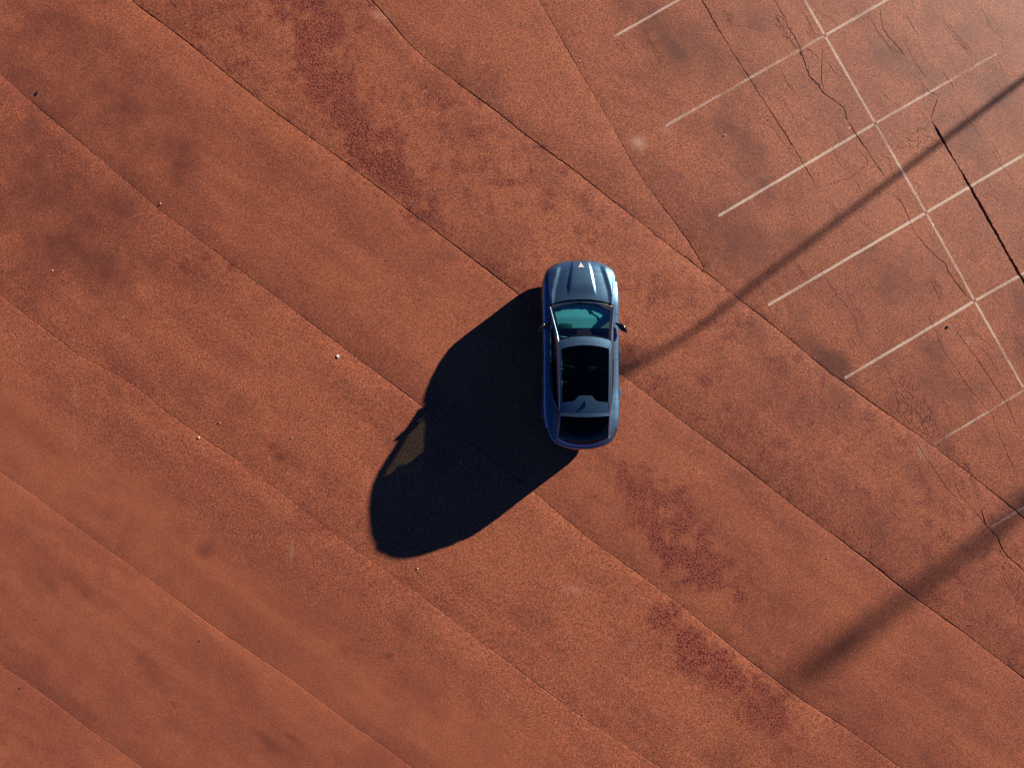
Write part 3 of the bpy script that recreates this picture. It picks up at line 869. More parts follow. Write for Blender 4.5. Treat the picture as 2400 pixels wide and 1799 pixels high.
INSET = spl([2.23, 2.12, 2.0, 1.75, 1.5, 1.13, .5, -.2, -.75, -1.05, -1.3, -1.55, -1.75, -1.95, -2.1, -2.23], [.040, .055, .080, .120, .150, .170, .160, .160, .180, .215, .245, .215, .17, .135, .11, .10])
ZS = spl([2.23, 2.1, 1.95, 1.6, 1.13, .5, -.2, -.75, -1.26, -1.6, -2.0, -2.23], [.735, .765, .80, .875, .945, .935, .940, .962, 1.03, 1.06, 1.065, 1.06])
HI = spl([0, .10, .28, .48, .66, .80, .90, .96, 1.0], [.45, .13, .085, .075, 0.0, .07, .27, .58, 1.0])   # share of the top inset
HZ = spl([0, .10, .28, .48, .66, .80, .90, .96, 1.0], [0, .09, .28, .50, .70, .84, .935, .976, 1.0])
def side(t_, h, push=0.0):
    x, y, nx, ny = out_at(t_)
    ins = INSET(y) * HI(h) - push
    z = .20 + (ZS(y) - .20) * HZ(h)
    return np.stack([x - nx * ins, y - ny * ins, z + np.zeros_like(x)], -1)
def ring(y, sgn=1):     # top ring point at a given outline parameter y
    return side(np.array([t_of_y(y) * sgn]), np.array([1.0]))[0]

WHEEL_Y, WHEEL_Z, ARCH_R = (1.335, -1.345), .335, .385
def side_panel(name, t0, t1, h0, h1, mat, nt=60, nh=26, push=0.0, parent=None, thick=.014, label=None):
    T, Hh = np.meshgrid(np.linspace(t0, t1, nt), np.linspace(h0, h1, nh), indexing='ij')
    G = side(T, Hh, push)
    mask = np.ones((nt - 1, nh - 1), bool)
    for wy in WHEEL_Y:
        r = np.hypot(G[..., 1] - wy, G[..., 2] - WHEEL_Z)
        onside = np.abs(G[..., 0]) > .6
        # snap points near the arch onto it
        near = onside & (np.abs(r - ARCH_R) < .022)
        f = ARCH_R / np.maximum(r, 1e-6)
        G[..., 1] = np.where(near, wy + (G[..., 1] - wy) * f, G[..., 1]); G[..., 2] = np.where(near, WHEEL_Z + (G[..., 2] - WHEEL_Z) * f, G[..., 2])
        rc = (r[:-1, :-1] + r[1:, :-1] + r[:-1, 1:] + r[1:, 1:]) / 4
        mask &= ~((rc < ARCH_R) & onside[:-1, :-1])
    up = side(np.array([(t0 + t1) / 2]), np.array([.6]))[0] * (1, 1, 0)
    if t0 * t1 < 0: up = np.array([0, 1.0 if abs(t0) < .5 else -1.0, 0])
    return sheet(name, G, mat, thick, up, parent, label, mask)

g_ = .0008
tN, tH, tF, tD, tB, tR, tQ = (t_of_y(v) for v in (2.150, 1.70, .93, -.12, -1.03, -1.72, -1.86))
# inner shell behind every gap
for sg in (-1, 1):
    T, Hh = np.meshgrid(np.linspace(0, 1, 90) * sg, np.linspace(.02, .985, 10), indexing='ij')
    G = side(T, Hh, -.022)
    mask = np.ones((89, 9), bool)
    for wy in WHEEL_Y:
        rc = np.hypot(G[..., 1] - wy, G[..., 2] - WHEEL_Z); rc = (rc[:-1, :-1] + rc[1:, 1:]) / 2
        mask &= ~((rc < ARCH_R))
    sheet('inner_shell', G, M_INNER, .006, (sg, 0, 0), mask=mask)
fb = side_panel('front_bumper', -tH + g_, tH - g_, 0, .60, M_PAINT, 150, 22)
side_panel('grille', -tN * .78, tN * .78, .10, .50, M_PLAST, 40, 10, .006, fb)
side_panel('lower_lip', -tH * .9, tH * .9, -.0, .06, M_PLAST, 70, 4, .008, fb)
side_panel('nose_panel', -tN + g_, tN - g_, .606, 1.0, M_PAINT, 60, 14)
for sg in (-1, 1):
    hl = side_panel('headlight', sg * (tN + g_), sg * (tH - g_), .606, .965, M_LIGHT, 30, 14)
    side_panel('lamp_strip', sg * (tN + .006), sg * (tH - .012), .80, .84, M_CHROME, 24, 3, .003, hl)
    side_panel('fender', sg * (tH + g_), sg * (tF - g_), 0, 1.0, M_PAINT, 50, 40)
    side_panel('fender', sg * (tN + g_), sg * (tH - g_), .970, 1.0, M_PAINT, 30, 6)
    d1 = side_panel('door', sg * (tF + g_), sg * (tD - g_), .10, 1.0, M_PAINT, 44, 36)
    d2 = side_panel('door', sg * (tD + g_), sg * (tB - g_), .10, 1.0, M_PAINT, 44, 36)
    side_panel('sill', sg * (tF + g_), sg * (tB - g_), 0, .095, M_PLAST, 50, 6)
    side_panel('rear_quarter', sg * (tB + g_), sg * (tR - g_), 0, 1.0, M_PAINT, 44, 40)
    for d_, yy in ((d1, .02), (d2, -.90)):
        t0 = t_of_y(yy)
        P3 = side(np.linspace(t0 - .022, t0 + .022, 7) * sg, np.full(7, .84), .026)
        tube('door_handle', P3, [.006, .011, .012, .012, .012, .011, .006], M_PAINT, d_, 8)
    if sg:
        DOORS = globals().setdefault('DOORS', {}); DOORS[sg] = (d1, d2)
    # wheel arch trims
    for wy in WHEEL_Y:
        A = np.linspace(math.radians(-12), math.radians(192), 40)
        G = []
        for a in A:
            row = []
            for rr_ in (ARCH_R - .012, ARCH_R + .008, ARCH_R + .034):
                y = wy + rr_ * math.cos(a); z = max(WHEEL_Z + rr_ * math.sin(a), .20)
                t_ = t_of_y(y) * sg
                hh = np.interp(z, .20 + (ZS(y) - .20) * HZ(np.linspace(0, 1, 80)), np.linspace(0, 1, 80))
                row.append(side(np.array([t_]), np.array([hh]), .006)[0] * (1, 0, 0) + (0, y, z))
            G.append(row)
        sheet('wheel_arch_trim', G, M_PLAST, .03, (sg, 0, 0))
rb = side_panel('rear_bumper', tR + g_, 1.0, 0, .60, M_PAINT, 60, 22)
rb2 = side_panel('rear_bumper', -1.0, -tR - g_, 0, .60, M_PAINT, 60, 22)
for sg in (-1, 1):
    side_panel('diffuser', *sorted((sg * 1.0, sg * (tR + .05))), .0, .17, M_PLAST, 40, 6, .006, rb if sg > 0 else rb2)
    side_panel('tail_light', *sorted((sg * 1.0, sg * (tR + g_))), .66, .945, M_RED, 60, 12, -.004)
    side_panel('tailgate', *sorted((sg * 1.0, sg * (tR + g_))), .606, .655, M_PAINT, 60, 4)
    side_panel('tailgate', *sorted((sg * 1.0, sg * (tR + g_))), .950, 1.0, M_PAINT, 60, 6)

# hood and nose: one height field, cut into panels
RG = np.array([side(np.array([t_]), np.array([1.0]))[0] for t_ in np.linspace(0, t_of_y(.80), 160)])
_o = np.argsort(RG[:, 1])
def ring_x(y): return np.interp(y, RG[_o, 1], RG[_o, 0])
def ring_z(y): return np.interp(y, RG[_o, 1], RG[_o, 2])
ZC = spl([2.20, 2.14, 2.05, 1.96, 1.8, 1.6, 1.4, 1.26, 1.05], [.742, .790, .845, .883, .928, .963, .988, 1.0, 1.006])
def sst(x): x = np.clip(x, 0, 1); return x * x * (3 - 2 * x)
def hood_z(x, y):
    ax = np.abs(x)
    xr = np.maximum(ring_x(y), .06)
    z = ZC(y) + (ring_z(y) - ZC(y)) * np.clip(ax / xr, 0, 1.1) ** 2.4
    xc = np.interp(y, [1.30, 1.47, 2.19], [.335, .305, .195]); amp = .032 * sst((y - 1.30) / .35) * sst((2.24 - y) / .10)
    z = z + amp * sst((xc + .026 - ax) / .052)
    xf = np.interp(y, [1.2, 1.47, 2.1], [.73, .69, .53])
    z = z + .032 * sst((ax - (xf - .11)) / .13) * sst((2.14 - y) / .14) * sst((xr - ax) / .05 + .0)
    return z
def on_hood(G2): return np.concatenate([G2, hood_z(G2[..., 0], G2[..., 1])[..., None]], -1)
xs = np.linspace(-1, 1, 61)
def cowl_y(x): return 1.262 - .115 * (np.abs(x) / .73) ** 2.2
def shut_y(x): return 1.972 - .058 * sst((np.abs(x) - .22) / .22) - .10 * sst((np.abs(x) - .46) / .2)
XH0, XH1 = .728, .590         # half width of the hood at the cowl and at its front edge
hx0 = xs * XH0; hx1 = xs * XH1
side_pts = lambda s: np.array([(s * (XH0 + (XH1 - XH0) * q + .02 * math.sin(math.pi * q)), cowl_y(XH0) + (shut_y(XH1) - cowl_y(XH0)) * q) for q in np.linspace(0, 1, 30)])
H2 = coons(np.c_[hx0, cowl_y(hx0)], np.c_[hx1, shut_y(hx1)], side_pts(-1), side_pts(1), 90, 60)
hood = sheet('hood', on_hood(H2), M_PAINT, .018)
# front cap between hood and nose panel
def ring_pt(t_): return side(np.array([t_]), np.array([1.0]))[0][:2]
cap_t = np.linspace(-t_of_y(1.93), t_of_y(1.93), 90)
capf = np.array([ring_pt(v) for v in cap_t])
cr = np.c_[hx1, shut_y(hx1) + .007]
C2 = coons(cr, capf, np.array([cr[0], capf[0]]), np.array([cr[-1], capf[-1]]), 90, 22)
cap = sheet('bonnet_cap', on_hood(C2), M_PAINT, .016)
for sg in (-1, 1):
    inner = side_pts(sg) + np.array([sg * .006, 0])
    tt = np.linspace(t_of_y(1.00), t_of_y(1.93), 60) * sg
    outer = np.array([ring_pt(v) for v in tt])
    inner = np.vstack([[(sg * .735, outer[0][1])], inner])
    F2 = coons(inner, outer, np.array([inner[0], outer[0]]), np.array([inner[-1], outer[-1]]), 60, 14)
    sheet('fender_crown', on_hood(F2), M_PAINT, .016)
# copper emblem: a pointed triangle with a notched foot and a small eye
def emblem():
    sc, cx, cy = .068, 0.0, 2.062
    outer = [(0, 1.28), (.30, .55), (.62, .0), (1.0, -.78), (.48, -.58), (0, -.50), (-.48, -.58), (-1.0, -.78), (-.62, .0), (-.30, .55)]
    eye = [(0, .42), (.20, .02), (.10, -.12), (0, -.16), (-.10, -.12), (-.20, .02)]
    bm = bmesh.new()
    pts = [Vector(p) for p in outer + eye]
    n = len(outer)
    r = delaunay_2d_cdt(pts, [(i, (i + 1) % n) for i in range(n)] + [(n + i, n + (i + 1) % len(eye)) for i in range(len(eye))], [], 0, 1e-5)
    eo = np.array(outer); ee = np.array(eye)
    V = [(cx + p.x * sc, cy + p.y * sc) for p in r[0]]
    F = []
    for f in r[2]:
        c = np.mean([r[0][i] for i in f], axis=0)
        x_, y_ = np.array([c[0]]), np.array([c[1]])
        if in_poly(x_, y_, outer)[0] and not in_poly(x_, y_, eye)[0]:
            F.append(tuple(f))
    top = [(x, y, float(hood_z(np.array(x), np.array(y))) + .008) for x, y in V]
    bot = [(x, y, z - .010) for x, y, z in top]
    k = len(V)
    em = {}
    for f in F:
        for a, b in zip(f, f[1:] + f[:1]): em[(a, b)] = em.get((a, b), 0) + 1
    FF = F + [tuple(k + i for i in f[::-1]) for f in F] + [(a, b, k + b, k + a) for (a, b) in em if (b, a) not in em]
    mesh_obj('emblem', top + bot, FF, M_COPPER, cap, smooth=False, label='copper triangular emblem on the nose')
emblem()

# ------------------------------------------------------------------ greenhouse
EX = spl([1.11, .70, .25, 0, -.5, -1.0, -1.4, -1.7, -1.93], [.738, .660, .588, .580, .568, .560, .552, .560, .575])
EZ = spl([1.11, .70, .25, 0, -.5, -1.0, -1.4, -1.7, -1.93], [.985, 1.205, 1.398, 1.434, 1.450, 1.436, 1.392, 1.290, 1.150])
tb = np.linspace(t_of_y(1.25), t_of_y(-2.05), 200)
BR = side(tb, np.ones_like(tb))
_b = np.argsort(BR[:, 1])
def BX(y): return np.interp(y, BR[_b, 1], BR[_b, 0])
def BZ(y): return np.interp(y, BR[_b, 1], BR[_b, 2])
def S(y, g, sg, push=0.0):
    y = np.asarray(y, float); g = np.asarray(g, float)
    bx_, bz_, ex, ez = BX(y), BZ(y), EX(y), EZ(y)
    hgt = np.maximum(ez - bz_, 0)
    bul = .055 * hgt * 4 * g * (1 - g) + push
    x = bx_ + (ex - bx_) * g + bul
    return np.stack([x * sg, y + 0 * g, bz_ + (ez - bz_) * g + .35 * bul], -1)
def S_panel(name, y0, y1, glo, ghi, sg, mat, n=30, m=10, thick=.010, parent=None, push=0.0):
    Y = np.linspace(y0, y1, n)
    G = []
    for y in Y:
        a = glo(y) if callable(glo) else glo; b = ghi(y) if callable(ghi) else ghi
        G.append(S(np.full(m, y), np.linspace(a, b, m), sg, push))
    return sheet(name, G, mat, thick, (sg, 0, .2), parent)
GT = .80
GA = spl([1.09, .9, .5, .15, -1.4], [.48, .52, .60, .74, GT])      # upper edge of the side glass: the A pillar is broad at its foot
wlo = spl([-.60, -.85, -1.05, -1.20, -1.30], [.05, .16, .40, .70, GT - .01])
for sg in (-1, 1):
    d1, d2 = DOORS[sg]
    S_panel('window', .82, -.045, .05, GA, sg, M_FWIN, 30, 10, .004, d1)
    S_panel('window', -.165, -1.29, wlo, GT, sg, M_PRIV, 34, 10, .004, d2)
    S_panel('b_pillar', -.050, -.160, .0, GT, sg, M_BLACK, 6, 10, .012)
    S_panel('window_trim', 1.02, -1.0, 0.0, .048, sg, M_BLACK, 40, 4, .012)
    S_panel('roof_pillar', 1.085, -1.34, lambda y: float(GA(y)) + .005, 1.0, sg, M_PAINT, 70, 6, .016)
    S_panel('quarter_panel', -.62, -1.30, .0, lambda y: wlo(y) - .012, sg, M_PAINT, 30, 10, .012)
    S_panel('rear_pillar', -1.304, -1.93, .0, lambda y: 1.0 if y < -1.345 else GT - .004, sg, M_PAINT, 34, 14, .014)
    S_panel('mirror_sail', 1.03, .824, .0, GA, sg, M_BLACK, 5, 6, .012)
    # bright line along the A pillar and roof edge
    yy = np.r_[np.linspace(1.08, .30, 24), np.linspace(.25, -1.28, 30)]
    tube('drip_rail', [tuple(S(np.array(y), np.array(.985), sg, .005)) for y in yy], .004, M_CHROME, None, 6)

CRN = spl([.40, .0, -.6, -1.2, -1.45], [.052, .060, .062, .060, .058])
def roof_z(x, y):
    return EZ(y) + CRN(y) * (1 - np.clip(np.abs(x) / EX(y), 0, 1) ** 2.0)
def on_roof(G2, dz=0.0): return np.concatenate([G2, (roof_z(G2[..., 0], G2[..., 1]) + dz)[..., None]], -1)
u1 = np.linspace(-1, 1, 41)
ws_top = np.c_[u1 * .580, .372 - .10 * np.abs(u1) ** 2.0]
hd_rear = np.c_[u1 * .527, .172 - .075 * np.abs(u1) ** 2.0]
sheet('roof_header', on_roof(coons(ws_top, hd_rear, np.array([ws_top[0], hd_rear[0]]), np.array([ws_top[-1], hd_rear[-1]]), 50, 12)), M_PAINT, .016)
tabc = np.array([(-.506, -1.100), (-.40, -1.092), (-.285, -1.076), (-.225, -1.045), (-.185, -.985), (-.150, -.955), (-.10, -.948), (.09, -.948), (.140, -.955), (.175, -.985), (.215, -1.045), (.275, -1.076), (.39, -1.092), (.500, -1.100)])
gl_front = hd_rear - np.array([0, .006]); gl_rear = tabc + np.array([0, .004])
def rs2(c, n):
    c = np.asarray(c, float); s = np.r_[0, np.cumsum(np.hypot(*np.diff(c, axis=0).T))]; s /= s[-1]
    return np.stack([np.interp(np.linspace(0, 1, n), s, c[:, k]) for k in range(2)], 1)
NG = 91
gx_ = np.linspace(-1, 1, NG)
gF = np.c_[gx_ * .524, np.interp(gx_ * .524, gl_front[:, 0], gl_front[:, 1])]
gR = np.c_[gx_ * .502, np.interp(gx_ * .502, gl_rear[:, 0], gl_rear[:, 1])]
vv = np.linspace(0, 1, 50)[None, :, None]
GG = gF[:, None] * (1 - vv) + gR[:, None] * vv
sheet('roof_glass', on_roof(GG, -.002), M_ROOFG, .006)
rr_f = np.c_[gx_ * .505, np.interp(gx_ * .505, tabc[:, 0], tabc[:, 1])]
rr_r = np.c_[gx_ * .540, -1.312 + .004 * np.abs(gx_)]
vv = np.linspace(0, 1, 14)[None, :, None]
rear_roof = sheet('rear_roof_panel', on_roof(rr_f[:, None] * (1 - vv) + rr_r[:, None] * vv), M_PAINT, .016)
sp_f = rr_r - np.array([0, .007]); sp_r = np.c_[gx_ * .548, -1.428 + .030 * np.abs(gx_) ** 2]
vv = np.linspace(0, 1, 10)[None, :, None]
SPG = on_roof(sp_f[:, None] * (1 - vv) + sp_r[:, None] * vv)
SPG[..., 2] += .018 * (np.linspace(0, 1, 10)[None, :] ** 1.5)
spoiler = sheet('roof_spoiler', SPG, M_PAINT, .022)
for sg in (-1, 1):
    yy = np.linspace(.262, -1.318, 60)
    inn = np.interp(yy, [-1.318, -1.10, .095, .262], [.547, .512, .531, .580]) + .004
    inn = np.minimum(inn, EX(yy) - .004)
    a = np.c_[inn * sg, yy]; b = np.c_[(EX(yy)) * sg, yy]
    vv = np.linspace(0, 1, 5)[None, :, None]
    sheet('roof_side', on_roof(a[:, None] * (1 - vv) + b[:, None] * vv), M_PAINT, .014)
# shark fin aerial
def fin():
    prof = [(-1.050, .0), (-1.075, .020), (-1.115, .024), (-1.155, .032), (-1.180, .034), (-1.195, .024), (-1.200, .0)]
    zb = float(roof_z(np.array(0.), np.array(-1.12)))
    V, F = [], []
    for (y, h) in prof:
        w = .030 if h < .01 else .024 - .016 * h / .07
        z = zb + h - .004
        V += [(-.012 - w, y, zb - .006), (-.012 - w * .45, y, z), (-.012 + w * .45, y, z), (-.012 + w, y, zb - .006)]
    for i in range(len(prof) - 1):
        for k in range(3):
            F.append((i * 4 + k, i * 4 + k + 1, i * 4 + 5 + k, i * 4 + 4 + k))
    F += [(0, 1, 2, 3), tuple(4 * (len(prof) - 1) + k for k in (3, 2, 1, 0))]
    mesh_obj('aerial_fin', V, F, M_BLACK)
fin()

# windscreen: clear glass with a black printed border
base = np.c_[u1 * .700, 1.215 - .125 * np.abs(u1) ** 2.2, .992 - .012 * np.abs(u1) ** 2]
topc = on_roof(ws_top + np.array([0, .008]), -.004)
sideA = lambda sg: np.array([S(np.array(y), np.array(1.0), sg, -.012) for y in np.linspace(1.085, .285, 20)])
NW, MW = 120, 90
dL = sideA(-1); dR = sideA(1); dL[0] = base[0]; dR[0] = base[-1]; dL[-1] = topc[0]; dR[-1] = topc[-1]
W = coons(base, topc, dL, dR, NW, MW)
ub = (np.linspace(-1, 1, NW)[:-1] + np.linspace(-1, 1, NW)[1:])[:, None] / 2; vb = (np.linspace(0, 1, MW)[:-1] + np.linspace(0, 1, MW)[1:])[None] / 2
clear = (np.abs(ub) < .915) & (vb > .125 - .05 * (1 - ub ** 2)) & (vb < .965)
clear &= ~((vb > .82) & (np.abs(ub + .03) < .22 + (.965 - vb) * .0 + (vb - .82) * .55) )
wsg = sheet('windscreen', W, M_WIND, .005, (0, .4, 1), mask=clear)
sheet('black_glass_border', W, M_BLACK, .005, (0, .4, 1), wsg, mask=~clear)
# cowl and wipers
ch = np.c_[hx0 * .995, cowl_y(hx0 * .995) - .008]
cz = hood_z(ch[:, 0], ch[:, 1]) - .030
CW = coons(np.c_[ch, cz], np.c_[base[:, :2] - np.array([0, .02]), base[:, 2] - .012], np.array([[*ch[0], cz[0]], [base[0][0], base[0][1] - .02, base[0][2] - .012]]), np.array([[*ch[-1], cz[-1]], [base[-1][0], base[-1][1] - .02, base[-1][2] - .012]]), 60, 6)
sheet('cowl_panel', CW, M_PLAST, .02)
def wpt(p, q, dz=.012):
    i = (p + 1) / 2 * (NW - 1); j_ = q * (MW - 1)
    v = W[int(round(i)), int(round(j_))]
    return (v[0], v[1], v[2] + dz)
for (p0, p1, q0, q1) in ((-.30, .30, .03, .055), (.34, .93, .045, .155)):
    pts = [wpt(p0 + (p1 - p0) * k / 12, q0 + (q1 - q0) * k / 12, .016) for k in range(13)]
    wp = tube('wiper', pts, .0075, M_PLAST)
    a0 = wpt(p0 + .02, .0, .004)
    tube('wiper_arm', [a0, (pts[4][0], pts[4][1], pts[4][2] + .012), (pts[6][0], pts[6][1], pts[6][2] + .010)], .007, M_CHROME, wp)

# rear window and the tailgate band under it
rg_t = SPG[:, -1] + np.array([0, .012, -.030])
rg_bx = np.linspace(-1, 1, 41)
rg_b = np.c_[rg_bx * .565, -2.055 + .145 * np.abs(rg_bx) ** 2.0, 1.150 + 0 * rg_bx]
rsd = lambda sg: np.array([(float(EX(y)) * sg * .985, y, float(EZ(y)) - .006) for y in np.linspace(-1.40, -1.905, 16)])
a_, b_ = rsd(-1), rsd(1)
a_[0] = rg_t[0]; b_[0] = rg_t[-1]; a_[-1] = rg_b[0]; b_[-1] = rg_b[-1]
RGG = coons(rg_t, rg_b, a_, b_, 50, 24)
bump_ = (4 * np.linspace(0, 1, 24) * (1 - np.linspace(0, 1, 24)))[None, :] * (1 - (np.linspace(-1, 1, 50) ** 2))[:, None]
RGG[..., 2] += .045 * bump_
sheet('rear_window', RGG, M_PRIV, .006, (0, -.5, 1))
tt = np.linspace(-1, 1, 61)
rt = np.array([side(np.array([(-1 if v < 0 else 1) * (1 - (1 - t_of_y(-1.93)) * abs(v))]), np.array([1.0]))[0] for v in tt])
bt = np.c_[tt * .572, -2.061 + .142 * np.abs(tt) ** 2.0, 1.148 + 0 * tt]
vv = np.linspace(0, 1, 10)
HB = bt[:, None] * (1 - vv[None, :, None]) + rt[:, None] * vv[None, :, None]
HB[..., 2] += .015 * (4 * vv * (1 - vv))[None]
HB[..., 1] -= .012 * (4 * vv * (1 - vv))[None]
sheet('tailgate', HB, M_PAINT, .014, (0, -.5, 1))

# mirrors
for sg in (-1, 1):
    secs = []
    for k, (x, y, z, ry, rz) in enumerate([(.775, .715, .975, .030, .018), (.82, .690, .985, .034, .020), (.85, .655, 1.02, .062, .066), (.90, .625, 1.035, .080, .092), (.955, .585, 1.04, .076, .092), (1.0, .540, 1.035, .056, .076), (1.025, .508, 1.03, .026, .044)]):
        secs.append([(x * sg, y + ry * math.copysign(abs(math.cos(a)) ** .8, math.cos(a)) + .25 * rz * math.sin(a) * 0, z + rz * math.copysign(abs(math.sin(a)) ** .8, math.sin(a))) for a in np.linspace(0, 2 * math.pi, 17)[:-1]])
    V = [p for s_ in secs for p in s_]; F = []
    for i in range(len(secs) - 1):
        for k in range(16):
            F.append((i * 16 + k, i * 16 + (k + 1) % 16, (i + 1) * 16 + (k + 1) % 16, (i + 1) * 16 + k))
    F += [tuple(range(16)), tuple(len(V) - 16 + k for k in range(16))]
    mo = mesh_obj('side_mirror', V, F, M_BLACK, auto=60)
    G = [[(x * sg, y - .002 - dy, z) for z in np.linspace(.965, 1.06, 4)] for x, y, dy in ((.86, .578, .012), (.91, .548, .012), (.96, .515, .010), (.985, .498, .006))]
    sheet('mirror_glass', G, M_CHROME, .004, (0, -1, 0), mo)

# wheels
def lathe(prof, n, x0, cy, cz, sg):
    V, F = [], []
    for k in range(n):
        a = 2 * math.pi * k / n
        for (dx, r) in prof:
            V.append((x0 + dx * sg, cy + r * math.cos(a), cz + r * math.sin(a)))
    m = len(prof)
    for k in range(n):
        for i in range(m - 1):
            F.append((k * m + i, k * m + i + 1, ((k + 1) % n) * m + i + 1, ((k + 1) % n) * m + i))
    return V, F
for wy in WHEEL_Y:
    for sg in (-1, 1):
        w = bpy.data.objects.new('wheel', None); link(w, CAR)
        x0 = .775 * sg
        V, F = lathe([(-.10, .235), (-.105, .29), (-.085, .325), (-.05, .333), (.05, .333), (.085, .325), (.105, .29), (.10, .235), (-.10, .235)], 40, x0, wy, WHEEL_Z, sg)
        mesh_obj('tyre', V, F, M_RUBBER, w)
        V, F = lathe([(-.09, .238), (-.08, .225), (.06, .215), (.098, .236), (.092, .238), (-.09, .238)], 40, x0, wy, WHEEL_Z, sg)
        rim = mesh_obj('rim', V, F, M_RIM, w)
        V, F = lathe([(.03, .0), (.075, .001), (.082, .05), (.06, .062), (.02, .062), (.02, .0)], 20, x0, wy, WHEEL_Z, sg)
        mesh_obj('hub', V, F, M_RIM, rim)
        for k in range(5):
            a = 2 * math.pi * k / 5 + .3
            ca, sa = math.cos(a), math.sin(a)
            V = []
            for (r, hw_) in ((.05, .030), (.22, .020)):
                for dx in (.045, .085):
                    for s_ in (-1, 1):
                        V.append((x0 + dx * sg, wy + r * ca - s_ * hw_ * sa, WHEEL_Z + r * sa + s_ * hw_ * ca))
            mesh_obj('spoke', V, [(0, 1, 3, 2), (4, 6, 7, 5), (0, 4, 5, 1), (2, 3, 7, 6), (0, 2, 6, 4), (1, 5, 7, 3)], M_RIM, rim, smooth=False)
        V, F = lathe([(-.05, .0), (-.05, .16), (-.02, .16), (-.02, .0)], 24, x0, wy, WHEEL_Z, sg)
        mesh_obj('brake_disc', V, F, M_RIM, w)

# interior
rbox('floor_pan', (0, -.15, .30), (1.56, 3.0, .10), .02, M_INNER)
rbox('bulkhead', (0, 1.16, .60), (1.46, .06, .62), .02, M_INNER)
rbox('engine_cover', (0, 1.60, .52), (1.1, .62, .5), .05, M_INNER)
rbox('luggage_floor', (0, -1.62, .66), (1.10, .66, .05), .02, M_INNER)
rbox('under_tray', (0, -1.72, .42), (1.16, .82, .42), .03, M_INNER)
for wy in WHEEL_Y:
    for sg in (-1, 1):
        A = np.linspace(math.radians(-8), math.radians(188), 26)
        G = [[(x * sg, wy + (ARCH_R - .012) * math.cos(a), WHEEL_Z + (ARCH_R - .012) * math.sin(a)) for x in (.58, .70, .80, .86)] for a in A]
        sheet('wheel_liner', G, M_INNER, .01, (0, 0, 1))
        rbox('wheel_well', (.57 * sg, wy, .48), (.03, .76, .56), .01, M_INNER)
dash = sheet('dashboard', coons(np.array([(x, 1.14 - .10 * (x / .66) ** 2, .972 + .006 * (1 - (x / .66) ** 2)) for x in np.linspace(-.66, .66, 21)]), np.array([(x, .60, .955 + .02 * (1 - (x / .7) ** 2)) for x in np.linspace(-.70, .70, 21)]),
             np.array([(-.66, 1.04, .972), (-.69, .8, .985), (-.70, .60, .955)]), np.array([(.66, 1.04, .972), (.69, .8, .985), (.70, .60, .955)]), 30, 12), M_DASH, .06)
rbox('instrument_hood', (-.36, .64, .975), (.30, .14, .05), .02, M_PLAST, dash)
rbox('dash_face', (0, .60, .78), (1.38, .10, .26), .03, M_INNER, dash)
rbox('screen', (0, .60, .965), (.32, .02, .16), .008, M_BLACK, dash, rot=(.3, 0, 0))
rbox('centre_console', (0, .10, .52), (.24, .95, .30), .04, M_INNER)
ring_pts = [(-.36 + .185 * math.cos(a), .44 - .06 * math.sin(a), .86 + .175 * math.sin(a)) for a in np.linspace(0, 2 * math.pi, 33)]
sw = tube('steering_wheel', ring_pts, .016, M_DASH, None, 8, False)
tube('steering_column', [(-.36, .44, .86), (-.36, .62, .80)], .035, M_INNER, sw)
for a in (0.1, math.pi - .1, -math.pi / 2):
    tube('spoke', [(-.36, .44, .86), (-.36 + .18 * math.cos(a), .44 - .06 * math.sin(a), .86 + .17 * math.sin(a))], .012, M_INNER, sw)
for sx in (-.37, .37):
    st = rbox('seat', (sx, -.02, .56), (.50, .54, .20), .06, M_SEAT)
    rbox('backrest', (sx, -.36, .86), (.48, .16, .62), .06, M_SEAT, st, rot=(.26, 0, 0), taper=.85)
    rbox('headrest', (sx, -.47, 1.22), (.26, .10, .18), .045, M_SEAT, st, rot=(.2, 0, 0))
bs = rbox('rear_bench', (0, -.86, .58), (1.24, .50, .20), .06, M_SEAT)
rbox('backrest', (0, -1.20, .84), (1.22, .14, .56), .05, M_SEAT, bs, rot=(.28, 0, 0))
for sx in (-.36, 0, .36):
    rbox('headrest', (sx, -1.29, 1.15), (.24, .08, .13), .035, M_SEAT, bs)
for sg in (-1, 1):
    for (y0, y1) in ((.90, -.10), (-.14, -1.0)):
        rbox('door_card', (.735 * sg, (y0 + y1) / 2, .70), (.05, abs(y0 - y1), .46), .02, M_SEAT)
rbox('rear_view_mirror', (-.01, .40, 1.335), (.23, .05, .07), .02, M_BLACK)

# ------------------------------------------------------------------ lamp posts that throw the two soft shadows
M_GALV = simple('galvanised_steel', (0.36, 0.37, 0.38), 0.45, 0.7, var=.15, vscale=9)
M_LENS = simple('lamp_lens', (0.75, 0.75, 0.72), 0.25)
M_CONC = simple('pale_concrete', (0.42, 0.40, 0.37), 0.85, var=.2, vscale=20)
COT = 1 / math.tan(SUN_EL)
def shadow_base(u, v, h):
    x, y = px(u, v)
    return Vector((x + SUN_H.x * h * COT, y + SUN_H.y * h * COT, 0))
def empty(name, loc):
    e = bpy.data.objects.new(name, None); e.location = loc; e.empty_display_size = .5
    return link(e)
h1 = 8.6
lp = empty('lamp_post', shadow_base(1478, 886, h1))
tag(lp, 'slim grey lamp post with a curved arm, outside the frame, its shadow reaching the car', 'lamp post', 'lamp posts beyond the right edge')
tube('pole', [(0, 0, z) for z in np.linspace(0, 7.6, 10)], list(np.linspace(.085, .066, 10)), M_GALV, lp, 14)
arm = [(0, 0, 7.55), (-.01, -.03, 7.8), (-.04, -.06, 8.05), (-.10, -.05, 8.25), (-.20, .02, 8.40), (-.34, .10, 8.50)]
tube('arm', arm, [.066, .07, .07, .07, .07, .07], M_GALV, lp, 12)
